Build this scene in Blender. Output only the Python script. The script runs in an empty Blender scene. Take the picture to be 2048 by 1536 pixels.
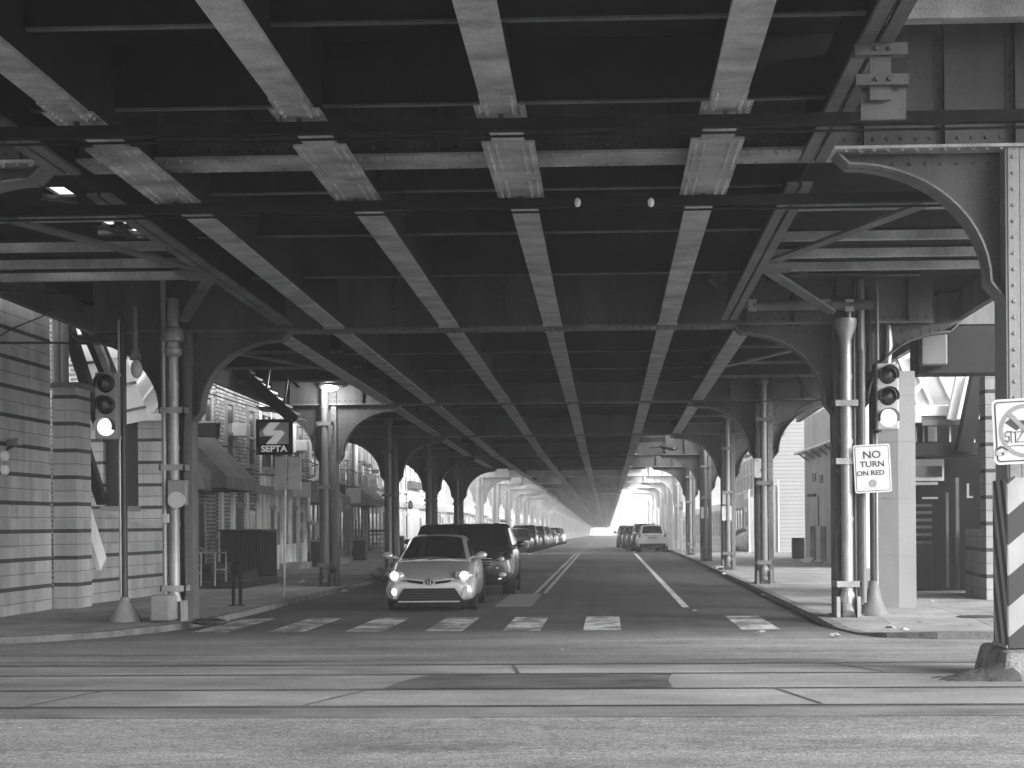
import bpy, math, random
from math import sin, cos, pi, radians as R
from mathutils import Vector, Matrix
random.seed(7)
sc = bpy.context.scene
COL = sc.collection

# ---------------------------------------------------------------- camera model
F, PX, PY, H, TH, RO = 3300.0, 1086.0, 1047.0, 1.7, R(2.2), 0.008
def ray(px, py):
    dx, dy = (px-PX)/F, (PY-py)/F
    a = dx*cos(RO)+dy*sin(RO); b = -dx*sin(RO)+dy*cos(RO)
    return (-sin(TH)+a*cos(TH), cos(TH)+a*sin(TH), b)
def at(px, py, Y):                       # place at distance Y down the street
    r = ray(px, py); t = Y/r[1]
    return Vector((r[0]*t, Y, H+r[2]*t))
def atz(px, py, z=0.0):
    r = ray(px, py); t = (z-H)/r[2]
    return Vector((r[0]*t, r[1]*t, z))
def atx(px, py, x):
    r = ray(px, py); t = x/r[0]
    return Vector((x, r[1]*t, H+r[2]*t))
cd = bpy.data.cameras.new("camera"); cam = bpy.data.objects.new("camera", cd); COL.objects.link(cam)
cd.sensor_width = 36.0; cd.lens = F/2048*36; cd.shift_x = (1024-PX)/2048; cd.shift_y = (PY-768)/2048
cd.clip_start = 0.1; cd.clip_end = 5000
cam.matrix_world = Matrix.Translation((0, 0, H)) @ Matrix.Rotation(TH, 4, 'Z') @ Matrix.Rotation(pi/2, 4, 'X') @ Matrix.Rotation(-RO, 4, 'Z')
sc.camera = cam

def gz(y):                               # road profile: crowned crossing, falling far away
    if 9 < y < 25: return 0.13*(0.5-0.5*cos((y-9)/16*2*pi))
    return 0.0 if y < 88 else -0.006*(y-88)
def piece(x, pts):
    if x <= pts[0][0]: return pts[0][1]
    for (a, b), (c, d) in zip(pts, pts[1:]):
        if x <= c: return b+(d-b)*(x-a)/(c-a)
    return pts[-1][1]
DECKZ = [(-30, 5.95), (0, 5.47), (28.2, 5.04), (43.3, 4.88), (56, 4.7), (68.5, 4.52), (81.5, 4.46), (120, 4.3), (300, 2.7), (460, 1.3), (735, -.3)]
def hz(y): return piece(y, DECKZ)        # underside of the track girders
BENTY = [16.9, 28.2, 43.3, 56.0, 68.5, 81.5] + [95+13.5*i for i in range(47)]
CX = -1.66; SW = 0.10                    # viaduct centre line, pavement height

# ---------------------------------------------------------------- materials
def nt(name):
    m = bpy.data.materials.new(name); m.use_nodes = True
    t = m.node_tree; return m, t, t.nodes["Principled BSDF"]
def N(t, typ, **k):
    n = t.nodes.new(typ)
    for a, b in k.items():
        if a.startswith('_'): n.inputs[int(a[1:])].default_value = b
        else: setattr(n, a, b)
    return n
def L(t, a, b): t.links.new(a, b)
def wpos(t, sc_=(1, 1, 1)):
    g = N(t, 'ShaderNodeNewGeometry'); mp = N(t, 'ShaderNodeMapping'); mp.inputs['Scale'].default_value = sc_
    L(t, g.outputs['Position'], mp.inputs['Vector']); return mp.outputs['Vector']
def noise(t, vec, scale, detail=4, rough=.6):
    n = N(t, 'ShaderNodeTexNoise'); n.inputs['Scale'].default_value = scale; n.inputs['Detail'].default_value = detail; n.inputs['Roughness'].default_value = rough
    L(t, vec, n.inputs['Vector']); return n.outputs['Fac']
def maprange(t, v, a, b, c, d):
    n = N(t, 'ShaderNodeMapRange'); n.inputs[1].default_value = a; n.inputs[2].default_value = b; n.inputs[3].default_value = c; n.inputs[4].default_value = d
    L(t, v, n.inputs[0]); return n.outputs[0]
def math_(t, op, a, b=None, clamp=False):
    n = N(t, 'ShaderNodeMath', operation=op, use_clamp=clamp)
    for i, v in enumerate((a, b)):
        if v is None: continue
        if isinstance(v, (int, float)): n.inputs[i].default_value = v
        else: L(t, v, n.inputs[i])
    return n.outputs[0]
def grey(v): return (v, v, v, 1)
MATS = {}
def M(name, v, rough=.7, var=.25, scale=2.0, stretch=(1, 1, 1), metal=0.0, bump=0.0, bscale=30, spec=.4, coat=0.0, fine=0.0, emit=0.0):
    m, t, p = nt(name)
    vec = wpos(t, stretch)
    f = maprange(t, noise(t, vec, scale, 5), .3, .7, 1-var, 1+var)
    if fine:
        f = math_(t, 'MULTIPLY', f, maprange(t, noise(t, wpos(t), 40, 3), .3, .7, 1-fine, 1+fine))
    f = math_(t, 'MULTIPLY', f, v)
    L(t, f, p.inputs['Base Color'])
    p.inputs['Roughness'].default_value = rough; p.inputs['Metallic'].default_value = metal
    p.inputs['Specular IOR Level'].default_value = spec; p.inputs['Coat Weight'].default_value = coat
    if bump:
        b = N(t, 'ShaderNodeBump'); b.inputs['Strength'].default_value = bump; b.inputs['Distance'].default_value = .02
        L(t, noise(t, wpos(t), bscale, 3), b.inputs['Height']); L(t, b.outputs[0], p.inputs['Normal'])
    if emit:
        p.inputs['Emission Color'].default_value = grey(1); p.inputs['Emission Strength'].default_value = emit
    MATS[name] = m; return m
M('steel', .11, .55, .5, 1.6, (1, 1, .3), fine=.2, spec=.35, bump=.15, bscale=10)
M('steel_pale', .85, .5, .22, 1.2, (1, 1, .3), fine=.1)  # far bents use it as the lit copy of steel, light in the colour
M('girder_paint', .34, .55, .5, 1.6, (1, 1.6, 1), fine=.22, bump=.2, bscale=12)
M('shade_dark_steel', .02, .7, .3, 1.5, spec=.2)  # shade on the recessed webs is put into this dark tone
M('deck_dark', .025, .9, .35, 1.2, spec=.1)  # one even dark tone for deck and platform floors
M('galvanised', .3, .42, .4, 2.5, (1, 1, .3), metal=.4, fine=.15)
M('pipe_paint', .13, .4, .3, 2, (1, 1, .3), fine=.1)
M('dark_metal', .035, .45, .3, 3)
M('black_paint', .01, .6, .2, 4, spec=.1)
M('white_paint', .75, .5, .12, 5)
M('sign_white', .42, .45, .06, 6)
M('sign_grey', .3, .5, .1, 6)
M('ink', .03, .5, .1, 6)
M('red_as_grey', .2, .45, .12, 6)
M('sign_back', .36, .4, .12, 5, metal=.4)
M('concrete_white', .2, .8, .12, 1.4, (1, 1, .25), fine=.06, bump=.15)
M('concrete', .21, .9, .45, .9, (.5, 1, 1), fine=.25, bump=.4, bscale=14)
M('concrete_old', .2, .95, .55, 4, fine=.3, bump=.8, bscale=18)
M('stone_kerb', .13, .9, .5, 2.5, fine=.25, bump=.6, bscale=16)
M('render_wall', .5, .9, .25, .9, (1, 1, .4), fine=.12, bump=.2)
M('stucco', .55, .95, .6, 1.2, (1, 1, .5), fine=.15, bump=.5)
M('shop_dark', .02, .5, .4, 1.5)
M('shop_mid', .16, .7, .35, 1.5, (1, 1, .5), fine=.15)
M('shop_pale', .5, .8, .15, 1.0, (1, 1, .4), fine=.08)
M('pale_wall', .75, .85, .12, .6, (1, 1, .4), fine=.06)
M('canvas', .16, .9, .3, 2.5)
M('pipe_white', .5, .5, .15, 3)
M('rubber', .009, .8, .2, 8)
M('car_silver', .36, .28, .05, 3, metal=.35, coat=.7)
M('car_black', .012, .25, .1, 3, coat=.8)
M('car_dark', .03, .28, .1, 3, coat=.7)
M('car_grey', .16, .3, .06, 3, metal=.4, coat=.6)
M('car_white', .74, .3, .05, 3, coat=.6)
M('car_glass', .008, .08, .1, 3, spec=.25)
M('chrome', .75, .15, .1, 4, metal=1.0)
M('lamp_lens', .5, .15, .1, 6, metal=.3, coat=.5)
M('window_glass', .05, .1, .4, .8, spec=.8)
M('wire', .012, .6, .1, 3)
M('trash_bag', .03, .35, .4, 5, bump=.6, bscale=10)
M('trash_pale', .6, .7, .35, 7)
M('wood_grey', .28, .9, .4, 1.5, (6, 6, .3), fine=.2)
M('sign_glow', .6, .4, .05, 5, emit=.05)  # weak emission added to the transit sign's emblem and lettering
M('lamp_on', .8, .4, .02, 3, emit=25)
M('signal_on', .3, .4, .02, 3, emit=.4)
M('headlamp_on', .8, .3, .02, 3, emit=.7)
M('signal_off', .01, .25, .2, 6, coat=.3)
M('rail_steel', .07, .45, .4, 3, metal=.5)
M('soil', .05, .95, .5, 9, bump=1, bscale=25)

def brick_mat(name, c1, c2, mort, bw=.22, bh=.075, msize=.01, var=.25, rough=.9):
    m, t, p = nt(name)
    g = N(t, 'ShaderNodeNewGeometry'); s = N(t, 'ShaderNodeSeparateXYZ'); L(t, g.outputs['Position'], s.inputs[0])
    c = N(t, 'ShaderNodeCombineXYZ'); L(t, math_(t, 'ADD', s.outputs[0], s.outputs[1]), c.inputs[0]); L(t, s.outputs[2], c.inputs[1])
    b = N(t, 'ShaderNodeTexBrick'); L(t, c.outputs[0], b.inputs['Vector'])
    b.inputs['Color1'].default_value = grey(c1); b.inputs['Color2'].default_value = grey(c2); b.inputs['Mortar'].default_value = grey(mort)
    b.inputs['Scale'].default_value = 1; b.inputs['Mortar Size'].default_value = msize; b.inputs['Brick Width'].default_value = bw; b.inputs['Row Height'].default_value = bh
    f = maprange(t, noise(t, wpos(t, (1, 1, .5)), 1.2, 5), .3, .7, 1-var, 1+var)
    mx = N(t, 'ShaderNodeMix', data_type='RGBA', blend_type='MULTIPLY'); mx.inputs[0].default_value = 1
    L(t, b.outputs['Color'], mx.inputs[6]); L(t, f, mx.inputs[7]); L(t, mx.outputs[2], p.inputs['Base Color'])
    p.inputs['Roughness'].default_value = rough
    bp = N(t, 'ShaderNodeBump'); bp.inputs['Strength'].default_value = .5; bp.inputs['Distance'].default_value = .01
    L(t, math_(t, 'SUBTRACT', 1, b.outputs['Fac']), bp.inputs['Height']); L(t, bp.outputs[0], p.inputs['Normal'])
    MATS[name] = m
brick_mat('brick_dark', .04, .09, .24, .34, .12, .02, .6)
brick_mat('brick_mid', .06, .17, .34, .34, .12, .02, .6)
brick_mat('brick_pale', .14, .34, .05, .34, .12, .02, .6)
brick_mat('siding', .28, .26, .1, 40, .2, .012, .06)

def block_mat(name, base):
    # split-face blocks: every second joint is a dark band course
    m, t, p = nt(name)
    g = N(t, 'ShaderNodeNewGeometry'); s = N(t, 'ShaderNodeSeparateXYZ'); L(t, g.outputs['Position'], s.inputs[0])
    z = s.outputs[2]; u = math_(t, 'ADD', s.outputs[0], s.outputs[1])
    fz = math_(t, 'FRACT', math_(t, 'DIVIDE', math_(t, 'ADD', z, .0), .53))
    band = math_(t, 'LESS_THAN', fz, .145)
    j2 = math_(t, 'LESS_THAN', math_(t, 'ABSOLUTE', math_(t, 'SUBTRACT', fz, .57)), .016)
    fu = math_(t, 'FRACT', math_(t, 'DIVIDE', u, .41))
    j3 = math_(t, 'MULTIPLY', math_(t, 'LESS_THAN', math_(t, 'ABSOLUTE', math_(t, 'SUBTRACT', fu, .5)), .02), .35)
    f = maprange(t, noise(t, wpos(t, (1, 1, .12)), 1.5, 6), .3, .7, .72, 1.25)
    f = math_(t, 'MULTIPLY', f, maprange(t, noise(t, wpos(t), 25, 3), .3, .7, .9, 1.1))
    wn = N(t, 'ShaderNodeTexWhiteNoise', noise_dimensions='2D'); cc = N(t, 'ShaderNodeCombineXYZ')
    L(t, math_(t, 'FLOOR', math_(t, 'DIVIDE', u, .41)), cc.inputs[0]); L(t, math_(t, 'FLOOR', math_(t, 'DIVIDE', z, .265)), cc.inputs[1]); L(t, cc.outputs[0], wn.inputs['Vector'])
    f = math_(t, 'MULTIPLY', f, maprange(t, wn.outputs['Value'], 0, 1, .86, 1.1))
    f = math_(t, 'MULTIPLY', f, base)
    f = math_(t, 'MULTIPLY', f, math_(t, 'SUBTRACT', 1, math_(t, 'MULTIPLY', band, .86)))
    f = math_(t, 'MULTIPLY', f, math_(t, 'SUBTRACT', 1, math_(t, 'MULTIPLY', math_(t, 'MAXIMUM', j2, j3), .6)))
    L(t, f, p.inputs['Base Color']); p.inputs['Roughness'].default_value = .9
    b = N(t, 'ShaderNodeBump'); b.inputs['Strength'].default_value = .5; b.inputs['Distance'].default_value = .03
    L(t, noise(t, wpos(t), 18, 3), b.inputs['Height']); L(t, b.outputs[0], p.inputs['Normal'])
    MATS[name] = m
block_mat('block_wall', .44)
block_mat('block_wall_grey', .24)

def asphalt_mat():
    m, t, p = nt('asphalt')
    g = N(t, 'ShaderNodeNewGeometry'); s = N(t, 'ShaderNodeSeparateXYZ'); L(t, g.outputs['Position'], s.inputs[0])
    big = maprange(t, noise(t, wpos(t, (.35, 1, 1)), .9, 6), .3, .7, .72, 1.25)
    streak = maprange(t, noise(t, wpos(t, (.06, 1.6, 1)), 1.3, 4), .3, .7, .82, 1.18)
    streak2 = maprange(t, noise(t, wpos(t, (1.5, .05, 1)), 1.2, 4), .3, .7, .75, 1.25)
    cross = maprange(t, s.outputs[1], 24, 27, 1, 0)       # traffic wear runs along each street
    st = N(t, 'ShaderNodeMix', data_type='FLOAT'); L(t, cross, st.inputs[0]); L(t, streak2, st.inputs[2]); L(t, streak, st.inputs[3])
    gr = math_(t, 'MULTIPLY', maprange(t, noise(t, wpos(t), 34, 2, .8), .3, .7, .45, 1.6), maprange(t, noise(t, wpos(t, (.7, 1.6, 1)), 11, 3, .7), .3, .7, .72, 1.3))
    sp = maprange(t, noise(t, wpos(t), 90, 2, .8), .55, .75, 1, 1.9)
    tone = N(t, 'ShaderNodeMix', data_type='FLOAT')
    L(t, cross, tone.inputs[0]); tone.inputs[2].default_value = .036; tone.inputs[3].default_value = .19   # shade under the deck put into the darker tone up the street
    f = math_(t, 'MULTIPLY', math_(t, 'MULTIPLY', big, st.outputs[0]), math_(t, 'MULTIPLY', gr, sp))
    # meandering cracks
    v = N(t, 'ShaderNodeTexVoronoi', feature='DISTANCE_TO_EDGE'); v.inputs['Scale'].default_value = .22
    w = N(t, 'ShaderNodeVectorMath', operation='ADD'); nn = N(t, 'ShaderNodeTexNoise'); nn.inputs['Scale'].default_value = 1.2; nn.inputs['Detail'].default_value = 5
    gg = wpos(t); L(t, gg, nn.inputs['Vector']); L(t, gg, w.inputs[0]); L(t, nn.outputs['Color'], w.inputs[1]); L(t, w.outputs[0], v.inputs['Vector'])
    stain = maprange(t, noise(t, wpos(t, (.7, 1, 1)), .55, 8, .7), .5, .66, 1.08, .68)
    f = math_(t, 'MULTIPLY', f, stain)
    crack = maprange(t, v.outputs['Distance'], .003, .010, .8, 1)
    f = math_(t, 'MULTIPLY', f, crack)
    far = N(t, 'ShaderNodeMix', data_type='FLOAT'); L(t, maprange(t, s.outputs[1], 91, 97, 0, 1), far.inputs[0]); L(t, tone.outputs[0], far.inputs[2]); far.inputs[3].default_value = .15   # daylight on the open far road put into a paler tone
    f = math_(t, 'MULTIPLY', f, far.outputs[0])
    L(t, f, p.inputs['Base Color']); p.inputs['Roughness'].default_value = .82; p.inputs['Specular IOR Level'].default_value = .35
    b = N(t, 'ShaderNodeBump'); b.inputs['Strength'].default_value = .7; b.inputs['Distance'].default_value = .02
    L(t, noise(t, wpos(t), 45, 3, .8), b.inputs['Height']); L(t, b.outputs[0], p.inputs['Normal'])
    MATS['asphalt'] = m
asphalt_mat()
def paving_mat():
    m, t, p = nt('paving')
    b = N(t, 'ShaderNodeTexBrick'); L(t, wpos(t), b.inputs['Vector']); b.offset = .0
    b.inputs['Color1'].default_value = grey(.25); b.inputs['Color2'].default_value = grey(.205); b.inputs['Mortar'].default_value = grey(.07)
    b.inputs['Scale'].default_value = 1; b.inputs['Mortar Size'].default_value = .012; b.inputs['Brick Width'].default_value = 1.5; b.inputs['Row Height'].default_value = 1.5
    f = maprange(t, noise(t, wpos(t), .8, 7), .3, .7, .6, 1.35)
    f = math_(t, 'MULTIPLY', f, maprange(t, noise(t, wpos(t), 9, 5, .7), .3, .7, .8, 1.2))
    f = math_(t, 'MULTIPLY', f, maprange(t, noise(t, wpos(t), 3.1, 2), .68, .72, 1, .55))   # gum and stains
    mx = N(t, 'ShaderNodeMix', data_type='RGBA', blend_type='MULTIPLY'); mx.inputs[0].default_value = 1
    L(t, b.outputs['Color'], mx.inputs[6]); L(t, f, mx.inputs[7]); L(t, mx.outputs[2], p.inputs['Base Color'])
    p.inputs['Roughness'].default_value = .9
    bp = N(t, 'ShaderNodeBump'); bp.inputs['Strength'].default_value = .4; bp.inputs['Distance'].default_value = .02
    L(t, noise(t, wpos(t), 20, 4), bp.inputs['Height']); L(t, bp.outputs[0], p.inputs['Normal'])
    MATS['paving'] = m
paving_mat()
def worn_paint_mat():
    # road paint worn through to the blacktop
    m, t, p = nt('worn_paint')
    n1 = noise(t, wpos(t, (1, .6, 1)), 1.3, 9, .78)
    f = maprange(t, n1, .46, .56, .10, .42)
    f = math_(t, 'MULTIPLY', f, maprange(t, noise(t, wpos(t), 30, 3), .3, .7, .85, 1.12))
    L(t, f, p.inputs['Base Color']); p.inputs['Roughness'].default_value = .8
    MATS['worn_paint'] = m
worn_paint_mat()
def glass_roof_mat():
    m, t, p = nt('frosted_glass')
    p.inputs['Base Color'].default_value = grey(.85); p.inputs['Roughness'].default_value = .5
    tr = N(t, 'ShaderNodeBsdfTranslucent'); tr.inputs[0].default_value = grey(.85)
    mx = N(t, 'ShaderNodeMixShader'); mx.inputs[0].default_value = .7
    L(t, p.outputs[0], mx.inputs[1]); L(t, tr.outputs[0], mx.inputs[2]); L(t, mx.outputs[0], t.nodes['Material Output'].inputs[0])
    MATS['frosted_glass'] = m
glass_roof_mat()
def stripe_mat():
    m, t, p = nt('hazard_stripes')
    g = N(t, 'ShaderNodeNewGeometry'); s = N(t, 'ShaderNodeSeparateXYZ'); L(t, g.outputs['Position'], s.inputs[0])
    q = math_(t, 'SUBTRACT', math_(t, 'SUBTRACT', s.outputs[2], math_(t, 'MULTIPLY', s.outputs[0], .85)), math_(t, 'MULTIPLY', s.outputs[1], 2.2))
    q = math_(t, 'FRACT', math_(t, 'ADD', math_(t, 'DIVIDE', q, .61), .55))
    st = math_(t, 'LESS_THAN', q, .5)
    f = maprange(t, st, 0, 1, .025, .3)
    f = math_(t, 'MULTIPLY', f, maprange(t, noise(t, wpos(t, (1, 1, .4)), 4, 6), .3, .7, .8, 1.15))
    L(t, f, p.inputs['Base Color']); p.inputs['Roughness'].default_value = .6
    MATS['hazard_stripes'] = m
stripe_mat()

# ---------------------------------------------------------------- mesh helpers
class MB:
    def __init__(s): s.v = []; s.f = []
    def add(s, vs, fs):
        o = len(s.v); s.v += [tuple(v) for v in vs]; s.f += [tuple(o+i for i in f) for f in fs]; return s
    def box(s, c, size, rz=0.0, rot=None):
        x, y, z = size[0]/2, size[1]/2, size[2]/2
        m = rot or Matrix.Rotation(rz, 3, 'Z'); c = Vector(c)
        vs = [c+m@Vector(p) for p in ((-x,-y,-z),(x,-y,-z),(x,y,-z),(-x,y,-z),(-x,-y,z),(x,-y,z),(x,y,z),(-x,y,z))]
        return s.add(vs, [(0,3,2,1),(4,5,6,7),(0,1,5,4),(1,2,6,5),(2,3,7,6),(3,0,4,7)])
    def bb(s, x0, x1, y0, y1, z0, z1): return s.box(((x0+x1)/2,(y0+y1)/2,(z0+z1)/2), (abs(x1-x0),abs(y1-y0),abs(z1-z0)))
    def bar(s, a, b, w, h, up=(0, 0, 1)):
        a, b = Vector(a), Vector(b); d = (b-a); l = d.length; d.normalize(); up = Vector(up)
        sx = d.cross(up)
        if sx.length < 1e-4: sx = d.cross(Vector((1, 0, 0)))
        sx.normalize(); u = sx.cross(d)
        rot = Matrix((sx, d, u)).transposed()
        return s.box((a+b)/2, (w, l, h), rot=rot)
    def tube(s, pts, r, n=10, cap=True):
        pts = [Vector(p) for p in pts]; rs = r if isinstance(r, (list, tuple)) else [r]*len(pts)
        vs = []; fs = []; prev = None
        for i, p in enumerate(pts):
            d = (pts[min(i+1, len(pts)-1)]-pts[max(i-1, 0)]).normalized()
            if prev is None:
                a = d.orthogonal().normalized()
            else:
                a = prev-d*prev.dot(d); a = a.normalized() if a.length > 1e-5 else d.orthogonal().normalized()
            prev = a; b = d.cross(a)
            for k in range(n): vs.append(p+(a*cos(2*pi*k/n)+b*sin(2*pi*k/n))*rs[i])
        for i in range(len(pts)-1):
            for k in range(n): fs.append((i*n+k, i*n+(k+1)%n, (i+1)*n+(k+1)%n, (i+1)*n+k))
        if cap: fs += [tuple(reversed(range(n))), tuple(range((len(pts)-1)*n, len(pts)*n))]
        return s.add(vs, fs)
    def lathe(s, c, prof, n=16, axis=(0, 0, 1)):
        q = Vector((0, 0, 1)).rotation_difference(Vector(axis)).to_matrix(); c = Vector(c)
        vs = []; fs = []
        for (r, z) in prof:
            for k in range(n): vs.append(c+q@Vector((max(r, 1e-4)*cos(2*pi*k/n), max(r, 1e-4)*sin(2*pi*k/n), z)))
        for i in range(len(prof)-1):
            for k in range(n): fs.append((i*n+k, i*n+(k+1)%n, (i+1)*n+(k+1)%n, (i+1)*n+k))
        fs += [tuple(reversed(range(n))), tuple(range((len(prof)-1)*n, len(prof)*n))]
        return s.add(vs, fs)
    def prism(s, poly, axis, a, b):      # polygon in the two other axes, extruded from a to b along axis
        def mk(p, w): return {'x': (w, p[0], p[1]), 'y': (p[0], w, p[1]), 'z': (p[0], p[1], w)}[axis]
        n = len(poly); vs = [mk(p, a) for p in poly]+[mk(p, b) for p in poly]
        fs = [tuple(range(n)), tuple(reversed(range(n, 2*n)))]+[(i, n+i, n+(i+1) % n, (i+1) % n) for i in range(n)]
        return s.add(vs, fs)
    def ell(s, c, r, rot=None, nu=14, nv=8):
        m = rot or Matrix.Identity(3); c = Vector(c); vs = []; fs = []
        for j in range(nv+1):
            ph = -pi/2+pi*j/nv
            for i in range(nu):
                th = 2*pi*i/nu
                vs.append(c+m@Vector((r[0]*cos(ph)*cos(th), r[1]*cos(ph)*sin(th), r[2]*sin(ph))))
        for j in range(nv):
            for i in range(nu): fs.append((j*nu+i, j*nu+(i+1) % nu, (j+1)*nu+(i+1) % nu, (j+1)*nu+i))
        return s.add(vs, fs)
    def rivet(s, c, d, r=.018, h=.014):  # small domed head pointing along d
        c, d = Vector(c), Vector(d); a = d.orthogonal().normalized(); b = d.cross(a)
        vs = [c+(a*cos(k*pi/3)+b*sin(k*pi/3))*r for k in range(6)]+[c+d*h*.8+(a*cos(k*pi/3)+b*sin(k*pi/3))*r*.55 for k in range(6)]
        return s.add(vs, [(k, (k+1) % 6, 6+(k+1) % 6, 6+k) for k in range(6)]+[(6, 7, 8, 9, 10, 11)])
    def rivets(s, a, b, n, d, r=.018, h=.014):
        a, b = Vector(a), Vector(b)
        for i in range(n): s.rivet(a.lerp(b, i/(n-1) if n > 1 else .5), d, r, h)
        return s
    def build(s, name, mat, parent=None, smooth=False, bevel=0.0, sub=0):
        me = bpy.data.meshes.new(name)
        off = Vector((0, 0, 0)); q = parent
        while q is not None: off += Vector(q.location); q = q.parent
        me.from_pydata([tuple(Vector(v)-off) for v in s.v], [], s.f)
        import bmesh
        bm = bmesh.new(); bm.from_mesh(me); bmesh.ops.recalc_face_normals(bm, faces=bm.faces); bm.to_mesh(me); bm.free()
        me.materials.append(MATS[mat] if isinstance(mat, str) else mat)
        if smooth:
            me.polygons.foreach_set('use_smooth', [True]*len(me.polygons))
            me.set_sharp_from_angle(angle=R(40))
        o = bpy.data.objects.new(name, me); COL.objects.link(o)
        if parent is not None: o.parent = parent
        if bevel:
            m = o.modifiers.new('bevel', 'BEVEL'); m.width = bevel; m.segments = 2; m.limit_method = 'ANGLE'
        if sub:
            m = o.modifiers.new('sub', 'SUBSURF'); m.levels = sub; m.render_levels = sub
        return o
def tag(o, label, cat, group=None, kind=None):
    o['label'] = label; o['category'] = cat
    if group: o['group'] = group
    if kind: o['kind'] = kind
    return o
def thing(name, loc, label, cat, group=None, rz=0.0):
    o = bpy.data.objects.new(name, None); COL.objects.link(o); o.location = loc; o.empty_display_size = .3
    o.rotation_euler.z = rz
    return tag(o, label, cat, group)
def struct(o): o['kind'] = 'structure'; return o
def copy_thing(o, loc, label, rz=None, parent=None):
    c = o.copy(); COL.objects.link(c)
    if parent is None:
        c.location = loc; c['label'] = label
        if rz is not None: c.rotation_euler.z = rz
    else: c.parent = parent
    for ch in list(o.children): copy_thing(ch, None, None, None, c)
    return c
def rect(mb, px0, py0, px1, py1, Y, thick=.05):
    a, b = at(px0, py1, Y), at(px1, py0, Y)
    return mb.bb(a.x, b.x, Y, Y+thick, a.z, b.z)
def text(name, body, size, mat, parent, loc, bold=.0, rot=0.0, width=1.0):
    cu = bpy.data.curves.new(name, 'FONT'); cu.body = body; cu.size = size; cu.align_x = 'CENTER'; cu.align_y = 'CENTER'; cu.extrude = .002; cu.offset = bold
    o = bpy.data.objects.new(name+'_tmp', cu); COL.objects.link(o)
    bpy.context.view_layer.update()
    me = bpy.data.meshes.new_from_object(o.evaluated_get(bpy.context.evaluated_depsgraph_get()))
    bpy.data.objects.remove(o); me.name = name; me.materials.clear(); me.materials.append(MATS[mat])
    q = bpy.data.objects.new(name, me); COL.objects.link(q)
    off = Vector((0, 0, 0)); pp = parent
    while pp is not None: off += Vector(pp.location); pp = pp.parent
    q.parent = parent; q.location = Vector(loc)-off
    q.rotation_euler = (pi/2, rot, 0); q.scale = (width, 1, 1)
    return q
# ---------------------------------------------------------------- ground, pavements, markings
def strip(mb, x0, x1, y0, y1, lift, step=None, skew=0.0):
    ys = [y0]
    d = step or (1.0 if y1 < 30 else 6.0)
    while ys[-1]+d < y1-1e-6: ys.append(ys[-1]+d)
    ys.append(y1)
    if y0 < 88 < y1: ys = sorted(set(ys+[88]))
    vs = []; n = len(ys)
    for y in ys:
        s = skew*(y-y0)
        vs += [(x0+s, y, gz(y)+lift), (x1+s, y, gz(y)+lift)]
    return mb.add(vs, [(2*i, 2*i+1, 2*i+3, 2*i+2) for i in range(n-1)])
g = MB(); ys = [-80, -20, 0, 9]+[9+.5*i for i in range(1, 33)]+[30, 60, 88, 200, 330, 470, 700, 1000]; xs = [-400, -60, -12, -6, 0, 6, 60, 400]
vs = [(x, y, gz(y)) for y in ys for x in xs]; nx = len(xs)
g.add(vs, [(j*nx+i, j*nx+i+1, (j+1)*nx+i+1, (j+1)*nx+i) for j in range(len(ys)-1) for i in range(nx-1)])
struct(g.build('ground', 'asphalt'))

LK = [(22.9, -60, .09), (23.1, -14, .09), (23.4, -9.6, .09), (24.0, -8.5, .09), (25.0, -7.7, .09), (26.3, -7.15, .1), (28, -6.85, .1), (31, -6.78, .1), (88, -6.78, .1), (755, -6.78, .1)]
RK = [(23.3, 60, .1), (23.4, 6.2, .1), (23.7, 4.7, .1), (24.1, 4.05, .07), (24.9, 3.75, .025), (25.9, 3.6, .03), (27.2, 3.52, .09), (29, 3.54, .1), (44, 3.66, .1), (88, 3.75, .1), (755, 3.75, .1)]
M('sunlit_paving', .65, .9, .2, 1.2, fine=.12)  # sunlight on the far pavement put into a paler copy of its colour
def pavement(tab, side):
    mb = MB(); kb = MB()
    out = -60 if side < 0 else 60
    vs = []
    for (y, x, h) in tab: vs += [(x, y, gz(y)+h), (out, y, gz(y)+h)]
    mb.add(vs, [(2*i, 2*i+1, 2*i+3, 2*i+2) for i in range(len(tab)-1)])
    vs = mb.v; nf = []
    struct(mb.build('sidewalk', 'paving'))
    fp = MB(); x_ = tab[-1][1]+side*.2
    strip(fp, x_, x_+side*5.1, 92, 735, SW+.004); struct(fp.build('sidewalk', 'sunlit_paving'))
    k = []
    n = len(tab)
    for i, (y, x, h) in enumerate(tab):
        a = Vector((tab[max(i-1, 0)][1], tab[max(i-1, 0)][0])); b = Vector((tab[min(i+1, n-1)][1], tab[min(i+1, n-1)][0]))
        d = (b-a).normalized(); nrm = Vector((d.y, -d.x)) if side > 0 else Vector((-d.y, d.x))   # towards the pavement
        if nrm.x*side < 0 and abs(nrm.x) > .2: nrm = -nrm
        p = Vector((x, y)); q = p+nrm*.17; z = gz(y)
        k += [(p.x, p.y, z-.1), (p.x, p.y, z+h+.004), (q.x, q.y, z+h+.005), (q.x, q.y, z-.1)]
    kb.add(k, [(4*i+j, 4*i+j+1, 4*i+j+5, 4*i+j+4) for i in range(n-1) for j in range(3)])
    struct(kb.build('kerb', 'stone_kerb'))
pavement(LK, -1); pavement(RK, 1)

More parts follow.
